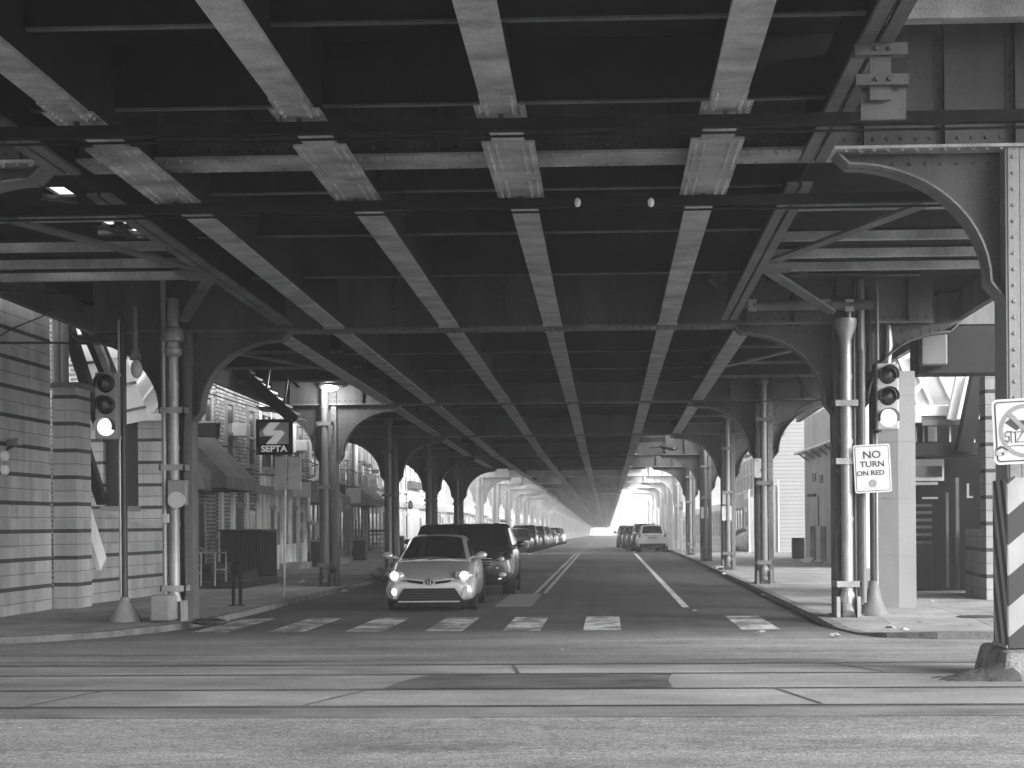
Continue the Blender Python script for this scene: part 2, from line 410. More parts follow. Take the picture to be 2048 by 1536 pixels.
slab = MB(); strip(slab, -70, 70, 14.35, 18.5, .004, .5); struct(slab.build('road_track_slab', 'concrete'))
for i, y in enumerate((14.42, 15.68, 17.16, 18.44)):
    r = MB(); strip(r, -70, 70, y-.042, y+.042, .008, 2)
    tag(r.build('tram_rail', 'rail_steel'), ['dark tram rail nearest the camera along the concrete edge', 'second tram rail, just this side of the dark repair patch', 'third tram rail, on the far edge of the dark repair patch', 'farthest tram rail where concrete meets blacktop'][i], 'rail', 'tram rails across the junction')
MATS['patch'] = M('patch', .07, .9, .75, 2.5, (.5, 1.4, 1), fine=.3)
p = MB(); p.add([(-2.15, 15.76, gz(15.76)+.009), (.62, 15.76, gz(15.76)+.009), (.60, 16.4, gz(16.4)+.009), (.66, 17.08, gz(17.08)+.009), (-1.85, 17.08, gz(17.08)+.009), (-2.05, 16.4, gz(16.4)+.009)], [(0, 1, 2, 5), (5, 2, 3, 4)]); struct(p.build('road_patch', 'patch'))
M('seam', .15, .9, .5, 2, (.4, 1, 1), fine=.3)
p = MB(); strip(p, -70, 70, 13.75, 14.33, .004, .3); struct(p.build('road_seam', 'seam'))
p = MB(); strip(p, -70, 70, 18.56, 19.3, .004, .3); struct(p.build('road_seam', 'seam'))
cr = MB()
for (x, y0, y1, sk) in ((-.95, 17.2, 18.38, -.1), (-2.7, 14.5, 15.6, .35), (1.85, 14.5, 15.62, -.25), (2.85, 17.25, 18.38, -.35), (-5.2, 14.5, 15.6, .3), (-7.5, 17.2, 18.4, .2), (4.6, 15.8, 17.1, -.2)):
    strip(cr, x, x+.035, y0, y1, .0095, .3, skew=sk)
struct(cr.build('road_joint', 'patch'))
mk = MB()
for x in (-6.35, -5.12, -3.87, -2.6, -1.36, -.08, 2.42): strip(mk, x-.3, x+.3, 26.1, 29.9, .006)
struct(mk.build('crosswalk_marking', 'worn_paint'))
MATS['line_paint'] = M('line_paint', .42, .8, .45, 3, fine=.3)
MATS['yellow_as_grey'] = M('yellow_as_grey', .24, .8, .4, 3, fine=.3)
ln = MB(); strip(ln, 1.5, 1.64, 33, 92, .006); strip(ln, 1.62, 1.74, 96, 735, .006); strip(ln, -4.45, -4.33, 92, 735, .006); struct(ln.build('road_edge_line', 'line_paint'))
ln = MB(); strip(ln, -1.78, -1.68, 40, 735, .006); strip(ln, -1.56, -1.46, 40, 735, .006); struct(ln.build('road_centre_line', 'yellow_as_grey'))
MATS['patch_pale'] = M('patch_pale', .13, .9, .3, 3, fine=.25)
p = MB(); strip(p, -2.32, -1.55, 33.6, 39.8, .005); struct(p.build('road_patch', 'patch_pale'))
p = MB(); strip(p, -7, 3.5, 92, 95, .005); strip(p, -7, 3.5, 104, 106, .005); struct(p.build('road_patch', 'patch_pale'))

# ---------------------------------------------------------------- the viaduct deck
deck = thing('viaduct_deck', (CX, 30, 5.5), 'dark steel and concrete train deck on four long girders over the street', 'viaduct deck')
Y0, Y1 = -14.0, 732.0
DY = [Y0, 0, 8, 16.9, 28.2, 43.3, 56, 68.5, 81.5, 95, 108, 120, 150, 180, 210, 240, 270, 300, 340, 380, 420, 460, 550, 640, Y1]
def ribbon(mb, xa, xb, za, zb, ys=DY, z=None):     # a beam xa..xb wide, za..zb above the girder underside, following the deck
    z = z or hz
    vs = []
    for y in ys: vs += [(xa, y, z(y)+za), (xb, y, z(y)+za), (xb, y, z(y)+zb), (xa, y, z(y)+zb)]
    n = len(ys)
    fs = [(4*i+k, 4*i+(k+1) % 4, 4*i+4+(k+1) % 4, 4*i+4+k) for i in range(n-1) for k in range(4)]+[(0, 1, 2, 3), (4*n-4, 4*n-3, 4*n-2, 4*n-1)]
    return mb.add(vs, fs)
ribbon(MB(), -5.7, 2.4, .96, 1.35).build('deck_slab', 'deck_dark', deck)
GX = (-4.58, -2.63, -.88, 1.05)
for gx in GX:
    w = ribbon(MB(), gx-.02, gx+.02, .03, .97).build('girder', 'shade_dark_steel', deck)
    ribbon(MB(), gx-.15, gx+.15, -.005, .035).build('flange', 'girder_paint', w)
    for bi, by in enumerate(BENTY[:14]):
        for (o0, o1, hw, hz_) in (((-3.3, -2.62, .15, .026), (-2.95, -2.25, .22, .014), (-1.7, .72, .245, .03), (.72, 1.1, .18, .02)) if bi == 0 else ((-.5, .5, .17, .014),) if bi < 4 else ((-.8, .8, .22, .03),)):
            m = MB(); ya, yb = by+o0, by+o1
            for (a, b) in ((ya, yb),):
                vs = []
                for y in (a, b): vs += [(gx-hw, y, hz(y)-hz_), (gx+hw, y, hz(y)-hz_), (gx+hw, y, hz(y)-.003), (gx-hw, y, hz(y)-.003)]
                m.add(vs, [(0, 1, 5, 4), (1, 2, 6, 5), (3, 0, 4, 7), (0, 3, 2, 1), (4, 5, 6, 7)])
            if bi < 1:
                ch = .8 if hw > .2 else .7
                nn = int((yb-ya)/.1)
                for k in range(nn):
                    y = ya+.06+(yb-ya-.12)*k/max(nn-1, 1)
                    if o0 == -1.7 and -.45 < y-by < -.2: continue
                    for fx in ((-ch, -ch+.3, ch-.3, ch) if hw > .2 else (-.75, .75)):
                        m.rivet((gx+hw*fx, y, hz(y)-hz_), (0, 0, -1), .024, .03)
            m.build('splice_plate', 'girder_paint', w)
fb = [10.6, 12.9, 15.3, 19.0, 21.6, 24.9]+[31.5+3.5*i for i in range(46)]
for y in fb:
    m = MB(); zb = hz(y)+.38
    m.bb(-5.6, 2.3, y-.015, y+.015, zb, zb+.6); f = m.build('floor_beam', 'shade_dark_steel', deck)
    MB().bb(-5.6, 2.3, y-.035, y+.035, zb-.02, zb-.001).build('flange', 'steel', f)
m = MB()
for k in range(145):
    y = 194+3.7*k
    if y < 728: m.bb(-5.6, 2.3, y-.09, y+.09, hz(y)+.36, hz(y)+.95)
o = m.build('floor_beam_far', 'shade_dark_steel', deck); o['kind'] = 'stuff'
# slim parapets where the deck leaves the station
ribbon(MB(), -6.0, -5.72, .9, 1.5, [83, 95, 108, 120, 150, 200, 250, 300, 380, 460, Y1]).build('parapet', 'steel_pale', deck)
ribbon(MB(), 2.42, 2.7, .9, 1.5, [83, 95, 108, 120, 150, 200, 250, 300, 380, 460, Y1]).build('parapet', 'steel_pale', deck)

# ---------------------------------------------------------------- steel bents
M('pale_column', .22, .55, .25, 1.4, (1, 1, .2), fine=.12)
M('arch_plate', .17, .55, .35, 2, fine=.15)
M('girder_web', .06, .6, .45, 1.6, (1, 1, .3), fine=.2)  # darker copy of the steel: shade on the near bents put into colour
def column_mb(x, z0, z1, rivet, w=.44, front=False):
    m = MB(); h = w/2
    m.bb(x-h+.02, x+h-.02, -.012, .012, z0, z1)
    for s in (-1, 1):
        m.bb(x+s*h-.012, x+s*h+.012, -h, h, z0, z1)
        for t in (-1, 1): m.bb(x+s*(h-.012)-s*.11, x+s*(h-.012), t*h-.014, t*h+.014, z0, z1)
        if rivet:
            n = int((z1-z0)/.16)
            m.rivets((x+s*(h-.06), -h-.014, z0+.1), (x+s*(h-.06), -h-.014, z1-.1), n, (0, -1, 0), .022, .02)
    m.bb(x-h-.05, x+h+.05, -h-.05, h+.05, z0, z0+.03)
    if front: m.bb(x-h+.13, x+h-.13, -h-.008, -h+.02, z0, z1)
    return m
def haunch_mb(xf, s, H, rivet):          # xf: column face, s: direction away from the column
    m = MB(); pts = []
    arc = []
    for k in range(15):
        t = pi/2*k/14
        arc.append((xf+s*(1.55-1.4*sin(t)), H-1.33+1.2*cos(t)))
    edge = [(xf+s*1.68, H-.002)]+arc+[(xf, H-1.52)]
    poly = [(xf, H-.002)]+edge
    m.prism(poly, 'y', -.02, .015)
    m2 = MB()
    for (a, b) in zip(edge, edge[1:]):   # soffit plate bent along the opening
        da = Vector((b[0]-a[0], b[1]-a[1])).normalized()
        n = Vector((-da.y, da.x))
        if n.y < 0 and False: n = -n
        for_ = [(a[0], -.19, a[1]), (b[0], -.19, b[1]), (b[0], .19, b[1]), (a[0], .19, a[1])]
        off = Vector((n.x, 0, n.y))*.022
        m2.add([Vector(q) for q in for_]+[Vector(q)+off for q in for_], [(0, 1, 2, 3), (7, 6, 5, 4), (0, 4, 5, 1), (2, 6, 7, 3)])
    if rivet:
        for (a, b) in zip(arc, arc[1:]):
            c = Vector(((a[0]+b[0])/2, -.02, (a[1]+b[1])/2)); d = Vector((xf-c.x, 0, H-c.z)).normalized()*.07
            m.rivet(c+d, (0, -1, 0), .024, .02)
        for k in range(9):
            m.rivet((xf+s*(.12+k*.16), -.02, H-.1), (0, -1, 0), .024, .02)
            m.rivet((xf+s*.1, -.02, H-.2-k*.14), (0, -1, 0), .024, .02)
    return m, m2
def downspout(parent, x, z0, z1, hop, mat='galvanised'):
    m = MB(); y = -.43
    m.tube([(x, y, z0+.42), (x, y, z1-.75)], .095, 12)
    for z in (z0+1.6, z0+2.9, z1-1.3): m.tube([(x, y, z), (x, y, z+.07)], .108, 12)
    d = m.build('downspout', mat, parent, smooth=True)
    m = MB()
    if hop == 'funnel':
        m.lathe((x, y, z1-.75), [(.1, 0), (.1, .12), (.19, .36), (.19, .46), (.13, .47)], 14)
        pass
    else:
        m.lathe((x, y, z1-.8), [(.1, 0), (.16, .06), (.16, .14), (.11, .16), (.11, .25), (.19, .28), (.2, .42), (.17, .5), (.12, .52), (.11, 1.0)], 14)
    m.build('hopper', mat, d, smooth=True)
    m = MB(); m.lathe((x, y, z0+.24), [(.12, 0), (.12, .12), (.1, .18)], 12); m.tube([(x, y, z0+.26), (x, y-.02, z0+.16), (x, y-.12, z0+.05)], .1, 12); m.bb(x-.2, x-.14, y-.16, y+.1, z0, z0+.34); m.bb(x+.14, x+.2, y-.16, y+.1, z0, z0+.34)
    m.build('pipe_shoe', mat, d)
    for z in (z0+.5, z0+2.55, z1-1.75):
        m = MB(); m.bb(x-.22, x+.22, y-.115, y-.09, z, z+.1); m.bb(x-.22, x-.19, y-.115, -.2, z, z+.1); m.bb(x+.19, x+.22, y-.115, -.2, z, z+.1)
        m.build('clamp', mat, d)
def bent(y, Hb, xl, xr, label, rivet=2, cant=1.45, group=None, spouts=None, mat='steel', w=.44, right_front=False, stiff=True, zbase=None):
    zg = gz(y)+SW if zbase is None else zbase
    t = thing('viaduct_bent', (CX, y, zg), label, 'viaduct support', group)
    def bld(m, name, mt, par=t):         # meshes are written with y relative to the bent
        m.v = [(a, b+y, c) for (a, b, c) in m.v]
        return m.build(name, mt, par)
    m = MB(); x0, x1 = xl-cant, xr+cant
    for s in (-1, 1): m.bb(x0, x1, s*.2-.012, s*.2+.012, Hb+.028, Hb+1.3)
    fl = MB(); fl.bb(x0, x1, -.31, .31, Hb, Hb+.03); m.bb(x0, x1, -.31, .31, Hb+1.3, Hb+1.33)
    m.bb(x0, x1, -.225, -.212, Hb+.03, Hb+.17); m.bb(x0, x1, -.225, -.212, Hb+1.16, Hb+1.3)
    m.bb(x0-.012, x0, -.22, .22, Hb+.03, Hb+1.3); m.bb(x1, x1+.012, -.22, .22, Hb+.03, Hb+1.3)
    if stiff:
        sx = [xl-1.0, xl-.2, xl+.2, xl+.9, xl+1.7, xr-1.7, xr-.9, xr-.2, xr+.2, xr+1.0]+[gx_ for gx_ in (-3.6, -1.7, .1)]
        for x in sx:
            m.bb(x-.045, x+.045, -.227, -.21, Hb+.17, Hb+1.16); m.bb(x+.033, x+.045, -.30, -.225, Hb+.031, Hb+1.29)
            if rivet: m.rivets((x-.01, -.227, Hb+.22), (x-.01, -.227, Hb+1.1), 8, (0, -1, 0), .023, .02)
    if rivet:
        n = int((x1-x0)/.14)
        m.rivets((x0+.1, -.225, Hb+.11), (x1-.1, -.225, Hb+.11), n, (0, -1, 0), .023, .02)
        if rivet > 1:
            fl.rivets((x0+.1, -.26, Hb), (x1-.1, -.26, Hb), n, (0, 0, -1), .024, .024)
            fl.rivets((x0+.17, -.17, Hb), (x1-.03, -.17, Hb), n//2, (0, 0, -1), .024, .024)
            fl.rivets((x0+.1, .22, Hb), (x1-.1, .22, Hb), n, (0, 0, -1), .024, .024)
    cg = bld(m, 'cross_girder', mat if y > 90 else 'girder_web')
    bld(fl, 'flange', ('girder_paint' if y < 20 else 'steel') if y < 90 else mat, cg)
    for xc in (xl, xr):
        c = bld(column_mb(xc, zg, Hb, rivet, w, right_front and xc == xr), 'column', 'pale_column' if right_front and xc == xr else mat)
        for s in (-1, 1):
            h1, h2 = haunch_mb(xc+s*w/2, s, Hb, rivet); h0 = bld(h1, 'haunch_bracket', mat if y > 90 else 'girder_web'); bld(h2, 'flange', ('arch_plate' if y < 20 else 'steel') if y < 90 else mat, h0)
    if spouts:
        for xc, hop in zip((xl, xr), spouts):
            n0 = set(COL.objects)
            downspout(t, xc-.04, zg, Hb+(.35 if y < 30 else 1.2), hop, 'galvanised' if y < 30 else 'pipe_paint' if y < 90 else 'steel_pale')
            for o in set(COL.objects)-n0: o.location.y += (y if o.parent == t else 0)
    return t
XL, XR = -7.3, 4.06
BL = ['riveted steel bent nearest the camera, right column behind the striped guard', 'steel bent between the two traffic signals, pipes up both columns',
      'steel bent whose left column carries the lit street lamp', 'third dark steel bent beyond the traffic signals', 'fourth dark steel bent beyond the traffic signals', 'last dark steel bent before the sunlit stretch of viaduct']
arx = at(2018, 1000, 16.65).x+.25
bent(16.9, 5.42, CX*2-arx-.1, arx, BL[0], 2, 2.6, w=.5, right_front=True, zbase=.42)
bent(28.2, 5.02, XL, XR, BL[1], 2, spouts=('cap', 'funnel'), w=.42)
bent(43.3, 4.85, XL, XR+.05, BL[2], 2, spouts=('cap', 'cap'))
bent(56.0, 4.67, XL, XR+.05, BL[3], 1, spouts=('cap', 'cap'))
bent(68.5, 4.49, XL+.03, XR+.05, BL[4], 1, spouts=('cap', 'cap'))
bent(81.5, 4.43, XL, XR+.08, BL[5], 1, spouts=('cap', 'cap'))
far0 = None
for i, y in enumerate(BENTY[6:]):
    lab = 'pale sunlit steel bent in the long far row under the viaduct'
    Hb = hz(y)-.03
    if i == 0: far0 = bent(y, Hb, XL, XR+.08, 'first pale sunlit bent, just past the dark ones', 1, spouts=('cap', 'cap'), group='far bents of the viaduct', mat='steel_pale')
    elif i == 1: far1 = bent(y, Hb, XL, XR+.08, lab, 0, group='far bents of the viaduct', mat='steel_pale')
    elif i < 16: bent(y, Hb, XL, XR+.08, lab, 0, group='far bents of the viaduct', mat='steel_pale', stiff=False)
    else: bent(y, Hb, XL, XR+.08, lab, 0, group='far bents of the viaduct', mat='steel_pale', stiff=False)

# concrete footing, guard plates and debris at the nearest column
ft = thing('column_footing', (arx, 16.7, gz(16.7)), 'worn concrete footing with striped guard plates round the nearest right column', 'column footing')
m = MB(); zt = .42; zb = gz(16.7)-.02
vs = [(arx-.42, 16.25, zb), (arx+.75, 16.25, zb), (arx+.75, 17.6, zb), (arx-.42, 17.6, zb), (arx-.36, 16.36, zt-.02), (arx+.7, 16.33, zt), (arx+.7, 17.5, zt), (arx-.36, 17.5, zt)]
m.add(vs, [(0, 3, 2, 1), (4, 5, 6, 7), (0, 1, 5, 4), (1, 2, 6, 5), (2, 3, 7, 6), (3, 0, 4, 7)])
m.build('concrete_block', 'concrete_old', ft, bevel=.05)
m = MB(); z1 = 2.12
m.bb(arx-.275, arx+.275, 16.595, 16.615, .42, z1); m.bb(arx-.285, arx-.265, 16.6, 17.2, .425, z1-.02)
m.build('guard_plate', 'hazard_stripes', ft)
def heap_mb():
    m = MB(); rnd = random.Random(5); vs = []; nx_, ny_ = 16, 9
    for j in range(ny_):
        for i in range(nx_):
            u, v = i/(nx_-1), j/(ny_-1); e_ = max(0, sin(pi*v))*max(0, u**1.6)*(1 if u < .96 else .6)
            x, y = arx-1.25+1.0*u, 16.15+.6*v; vs.append((x, y, gz(y)-.02+e_*.24+rnd.uniform(-.015, .02)*(e_ > .02)))
    m.add(vs, [(j*nx_+i, j*nx_+i+1, (j+1)*nx_+i+1, (j+1)*nx_+i) for j in range(ny_-1) for i in range(nx_-1)]); return m
tag(heap_mb().build('dirt_heap', 'soil', smooth=True), 'small dark heap of grit swept against the concrete footing', 'dirt heap')

# conduits slung under the deck in front of and behind the nearest bent
for (pa, pb, Y, r, lab) in (((0, 268), (2048, 232), 14.2, .075, 'dark conduit slung under the deck in front of the nearest bent'), ((0, 424), (1950, 392), 17.5, .07, 'dark conduit slung under the deck just behind the nearest bent')):
    a, b = at(*pa, Y), at(*pb, Y); d = b-a; a = a-d*.6; b = b+d*.25
    t = thing('conduit', (CX, Y, (a.z+b.z)/2), lab, 'conduit', 'conduits under the deck')
    m = MB(); m.bar(a, b, .1, .1); m.bar(a+Vector((0, .05, -.085)), b+Vector((0, .05, -.085)), .02, .02); m.build('casing', 'black_paint', t)
    for gx in GX:
        k = (gx-a.x)/(b.x-a.x); c = a.lerp(b, k); m = MB(); m.bb(gx-.02, gx+.02, Y-.02, Y+.02, c.z, hz(Y)); m.build('hanger', 'dark_metal', t)
    if Y > 16:
        for px in (1155, 1302): m = MB(); c = at(px, 405, Y-.12); m.ell(c, (.035, .035, .05)); m.build('insulator', 'white_paint', t, smooth=True)

# ---------------------------------------------------------------- station platforms on both sides of the deck
def platform(side, label):
    t = thing('station_platform', (CX+side*6, 40, 5.5), label, 'station platform')
    sg = lambda d: CX+side*d
    end = 84 if side < 0 else 58
    top = lambda y: hz(y)+1.15
    ys = [8.5, 16.9, 28.2, 43.3, 56]+([68.5, 84] if side < 0 else [58])
    xa, xb = sorted((sg(3.95), sg(8.3)))  # outer edge widened to keep side daylight off the road
    if side > 0: ribbon(MB(), xa, xb, 1.0, 1.25, ys[1:]).build('floor_slab', 'deck_dark', t)
    else:                                # the left platform floor has open slots that let sky through
        ribbon(MB(), xa, xb, 1.0, 1.25, ys[2:]).build('floor_slab', 'deck_dark', t)
        for (p0, p1, q0, q1) in ((xa, -7.3, 16.9, 28.2), (-6.6, xb, 16.9, 28.2), (-7.3, -6.6, 16.9, 21.3), (-7.05, -6.6, 21.3, 21.9), (-7.3, -6.6, 21.9, 23.3), (-7.3, -6.6, 24.6, 28.2)): ribbon(MB(), p0, p1, 1.0, 1.04, [q0, q1]).build('floor_slab', 'deck_dark', t)
        for (x0_, y0_, x1_, y1_) in ((-7.4, 21.4, -7.0, 21.7), (-7.4, 23.9, -6.5, 24.0), (-7.2, 23.2, -6.9, 24.7), (-6.9, 23.2, -7.0, 24.7), (-7.3, 23.5, -6.5, 23.4)): m = MB(); m.bar((x0_, y0_, hz(y0_)+.9), (x1_, y1_, hz(y1_)+.9), .13, .06); m.build('brace', 'dark_metal', t)
    ribbon(MB(), xa, xb+(side > 0)*1.5, 1.9, 2.1, [6, 16.5]).build('floor_slab', 'deck_dark', t)
    m = MB(); m.bb(xa, xb+(side > 0)*1.5, 15.9, 16.1, 6.5, 6.82); m.bb(xa, xb+(side > 0)*1.5, 15.7, 16.1, 6.98, 7.03); m.bb(xa, xb+(side > 0)*1.5, 13.2, 13.3, 6.5, 6.55); m.bb(xa, xb+(side > 0)*1.5, 16.06, 16.1, 6.8, 7.2); m.build('header_beam', 'girder_paint', t)  # lighter tone stands for lamp light falling on this beam
    xa, xb = sorted((sg(8.32), sg(8.45)))
    ribbon(MB(), xa, xb, .5, 1.35, ys[1:]).build('edge_beam', 'steel', t)
    xc = sg(3.72)
    for (o, w) in ((-.075, .055), (.075, .055)):
        ribbon(MB(), xc+o-w, xc+o+w, .02, .06, [8.5, 16.4]).build('angle', 'steel', t); ribbon(MB(), xc+o-w, xc+o+w, .02, .06, [17.4, 27.6]).build('angle', 'steel', t)
    ribbon(MB(), xc-.015, xc+.015, .06, .75, [8.5, 27.6]).build('stringer', 'shade_dark_steel', t)
    xs_ = sg(4.05)
    s2 = ribbon(MB(), xs_-.015, xs_+.015, .03, .9, [28.8]+ys[3:]).build('stringer', 'shade_dark_steel', t)
    ribbon(MB(), xs_-.15, xs_+.15, -.005, .03, [28.8]+ys[3:]).build('flange', 'girder_paint', s2)
    for y in [20.1, 22.1, 23.4, 24.5]+[31+3.1*i for i in range(17) if 31+3.1*i < end]:
        z = hz(y)+.32; x0, x1 = sorted((sg(3.8), sg(7.4)))
        m = MB(); m.bb(x0, x1, y-.06, y-.045, z, z+(.14 if y < 30 else .6)); j = m.build('joist', 'shade_dark_steel', t); m = MB(); m.bb(x0, x1, y-.06, y+.06, z-.015, z); m.bb(x0, x1, y-.065, y-.06, z, z+(.1 if y < 30 else .04)); m.build('flange', 'girder_paint' if y < 30 else 'steel', j)
    for (p, q) in (((3.8, 22.8), (5.6, 18.0)), ((3.8, 22.8), (5.4, 27.4)), ((4.1, 36), (6.5, 30))):
        for o in (-.085, .085):
            m = MB(); m.bar((sg(p[0]), p[1]+o*1.2, hz(p[1])+.1), (sg(q[0]), q[1]+o*1.2, hz(q[1])+.1), .12, .04); m.build('brace', 'steel', t)
    m = MB(); z = hz(22.8)+.07; x0, x1 = sorted((sg(3.75), sg(4.25))); m.bb(x0, x1, 22.4, 23.3, z, z+.02); m.build('gusset', 'steel', t)
    # hung clamp brackets seen above the nearest bent
    return t
pl = platform(-1, 'dark station platform underside on the left of the deck')
pr_ = platform(1, 'dark station platform underside on the right of the deck')
t = thing('clamp_bracket', tuple(at(1770, 160, 12.5)), 'clamp bracket of two bolted channels hung before the nearest cross girder', 'bracket')
for (a, b, c, d) in ((1710, 84, 1816, 110), (1712, 146, 1818, 170)):
    m = MB(); rect(m, a, b, c, d, 12.5, .1)
    for px in (1752, 1778): q = at(px, (b+d)/2, 12.5); m.rivet(q, (0, -1, 0), .022, .03)
    m.build('channel', 'girder_web', t)
m = MB(); rect(m, 1740, 108, 1782, 200, 12.55, .04); m.build('tie_plate', 'girder_web', t)
m = MB(); rect(m, 1722, 168, 1812, 240, 12.62, .03); m.build('back_plate', 'girder_web', t)
# ---------------------------------------------------------------- left station house
sh = thing('station_house', (-12, 34, .1), 'left station house of pale blocks with dark band courses and a glazed stair', 'station house')
xw = at(103, 1100, 31.9).x
m = MB(); m.bb(xw-.35, xw, 22.0, 31.9, .05, 6.6); m.build('side_wall', 'block_wall', sh)
m = MB(); m.add([(xw-.4, 22, 6.6), (xw+.5, 22, 6.6), (xw+.5, 33.2, 6.2), (xw-.4, 33.2, 6.2), (xw-.4, 22, 6.75), (xw+.5, 22, 6.75), (xw+.5, 33.2, 6.35), (xw-.4, 33.2, 6.35)], [(0, 1, 2, 3), (7, 6, 5, 4), (0, 4, 5, 1), (1, 5, 6, 2), (2, 6, 7, 3), (3, 7, 4, 0)])
m.build('roof', 'pale_column', sh)
a = at(106, 1000, 32.2); b = at(154, 1000, 32.2)
m = MB(); m.bb(a.x, b.x, 32.2, 33.1, .05, at(120, 775, 32.2).z); w = m.build('pilaster', 'block_wall', sh)
m = MB(); m.bb(a.x-.05, b.x+.06, 32.12, 33.2, at(120, 775, 32.2).z, at(120, 765, 32.2).z); m.build('cap', 'concrete', w)
for px in (112, 128):
    c = at(px, 800, 32.5); m = MB(); m.tube([(c.x, 32.55, c.z-.2), (c.x, 32.55, 6.3)], .085, 10); m.build('post', 'pale_column', sh, smooth=True)
Yb = 38.6
m = MB(); rect(m, 150, 1018, 338, 1200, Yb, .3); rect(m, 277, 838, 338, 1018, Yb, .3); rect(m, 150, 760, 205, 1018, Yb, .3); m.build('rear_wall', 'block_wall', sh)
m = MB(); rect(m, 205, 838, 277, 1018, Yb+.2, .05); w = m.build('window', 'shop_dark', sh)
m = MB(); rect(m, 200, 1012, 280, 1022, Yb-.06, .1); m.build('sill', 'concrete', w)
m = MB(); rect(m, 200, 826, 338, 842, Yb-.25, .5); m.build('fascia', 'steel_pale', sh)
# glazed lean-to roof over the stair door
za, zb = at(295, 826, Yb).z, at(295, 752, 40.5).z
x0, x1 = at(196, 826, Yb-.2).x, at(345, 826, Yb-.2).x
m = MB(); m.add([(x0, Yb-.2, za), (x1, Yb-.2, za), (x1-.15, Yb+2.2, zb+.45), (x0, Yb+2.2, zb+.45)], [(0, 1, 2, 3)])
gl = m.build('glass_roof', 'frosted_glass', sh)
for k in range(5):
    f = k/4; xx = x0+(x1-x0)*f
    m = MB(); m.bar((xx, Yb-.22, za+.02), (xx+(.35 if k < 4 else -.2), Yb+2.2, zb+.5), .07, .07); m.build('glazing_bar', 'white_paint', gl)
# side wall under the stair, running back from the pilaster
m = MB(); c = at(152, 1100, 33); m.add([(c.x-.1, 33.1, .05), (c.x+.25, Yb, .05), (c.x+.25, Yb, 1.6), (c.x-.1, 33.1, 2.2), (c.x-.35, 33.1, .05), (c.x, Yb, .05), (c.x, Yb, 1.6), (c.x-.35, 33.1, 2.2)], [(0, 1, 2, 3), (7, 6, 5, 4), (0, 4, 5, 1), (2, 6, 7, 3), (1, 5, 6, 2), (0, 3, 7, 4)])
m.build('stair_wall', 'block_wall', sh)
def slant(mb, p0, p1, Ya, Yb_, w, h): return mb.bar(at(p0[0], p0[1], Ya), at(p1[0], p1[1], Yb_), w, h)
m = MB(); slant(m, (146, 945), (203, 1128), 33.0, 34.5, .1, .42); m.build('stair_stringer', 'steel_pale', sh)
for (p0, p1, w_) in (((150, 590), (226, 768), .30), ((118, 600), (200, 850), .22), ((150, 838), (203, 1000), .2)):
    m = MB(); slant(m, p0, p1, 33.4, 36.5, w_, .25); m.build('stair_beam', 'shade_dark_steel', sh)
m = MB(); slant(m, (172, 630), (222, 755), 33.2, 36.2, .14, .14); m.build('stair_rail', 'galvanised', sh)
m = MB()
p = [at(120, 590, 34.6), at(205, 590, 37), at(300, 838, 38.2), at(205, 860, 36)]
m.add(p, [(0, 1, 2, 3)]); gp = m.build('stair_glass', 'frosted_glass', sh)
for k in range(5):
    f = (k+.5)/5; m = MB(); m.bar(p[0].lerp(p[3], f)+Vector((0, -.05, 0)), p[1].lerp(p[2], f)+Vector((0, -.05, 0)), .06, .06); m.build('glazing_bar', 'steel', gp)
m = MB(); rect(m, 196, 1085, 300, 1160, Yb-.4, .04)
# small things fixed to the left wall
t = thing('security_camera', tuple(at(20, 888, 29.5)), 'small security camera on a bracket on the left block wall', 'camera')
c = at(22, 886, 29.5); xx = c.x
m = MB(); m.bar((xw, c.y, c.z-.12), (c.x+.05, c.y-.02, c.z-.05), .05, .05); m.build('bracket', 'dark_metal', t)
m = MB(); m.tube([(c.x-.05, c.y, c.z), (c.x+.22, c.y-.12, c.z+.02)], .07, 10); m.build('housing', 'galvanised', t, smooth=True)
for (py, lab) in ((912, 'upper round conduit box at the left edge of the block wall'), (940, 'lower round conduit box at the left edge of the block wall')):
    c = at(3, py, 29.3); tag(MB().lathe((xw+.06, 29.3, c.z), [(.001, -.1), (.09, -.1), (.09, .02), (.06, .05)], 12, (1, 0, 0)).build('conduit_box', 'white_paint', smooth=True), lab, 'conduit box', 'conduit boxes on the block wall')

# ---------------------------------------------------------------- right station house
rh = thing('station_house', (7.5, 33, .1), 'right station house with a white pillar, dark gated doorway and glazed canopy', 'station house')
Yp = 30.6
a, b = at(1756, 1000, Yp), at(1832, 1000, Yp); zt = at(1790, 742, Yp).z
cx_ = at(1797, 1000, Yp).x; m = MB(); m.prism([(a.x, Yp+.1), (cx_, Yp), (b.x, Yp+.02), (b.x, Yp+.8), (a.x, Yp+.8)], 'z', .05, zt); pil = m.build('pillar', 'concrete_white', rh)
for zz in (1.05, 2.1, 3.15, 4.0):
    m = MB(); m.prism([(a.x-.004, Yp+.098), (cx_-.001, Yp-.004), (b.x+.004, Yp+.016), (b.x+.004, Yp+.8), (a.x-.004, Yp+.8)], 'z', zz, zz+.012); m.build('joint', 'shop_mid', pil)
Yh = 31.2
m = MB(); rect(m, 1838, 650, 2060, 746, Yh, .9); m.build('lintel_beam', 'shade_dark_steel', rh)
m = MB(); rect(m, 1878, 568, 2060, 649, Yh+.3, .5); m.build('metal_panel', 'steel', rh)
m = MB(); rect(m, 1851, 592, 1877, 649, Yh+.2, .5); m.build('metal_panel', 'steel', rh)
for (p0, p1) in (((1876, 548), (1958, 521)), ((1878, 566), (1960, 544))):
    m = MB(); m.tube([at(p0[0], p0[1], Yh-.1), at((p0[0]+p1[0])/2-8, (p0[1]+p1[1])/2, Yh-.1), at(p1[0], p1[1], Yh-.1)], .03, 6); m.build('cable', 'wire', rh)
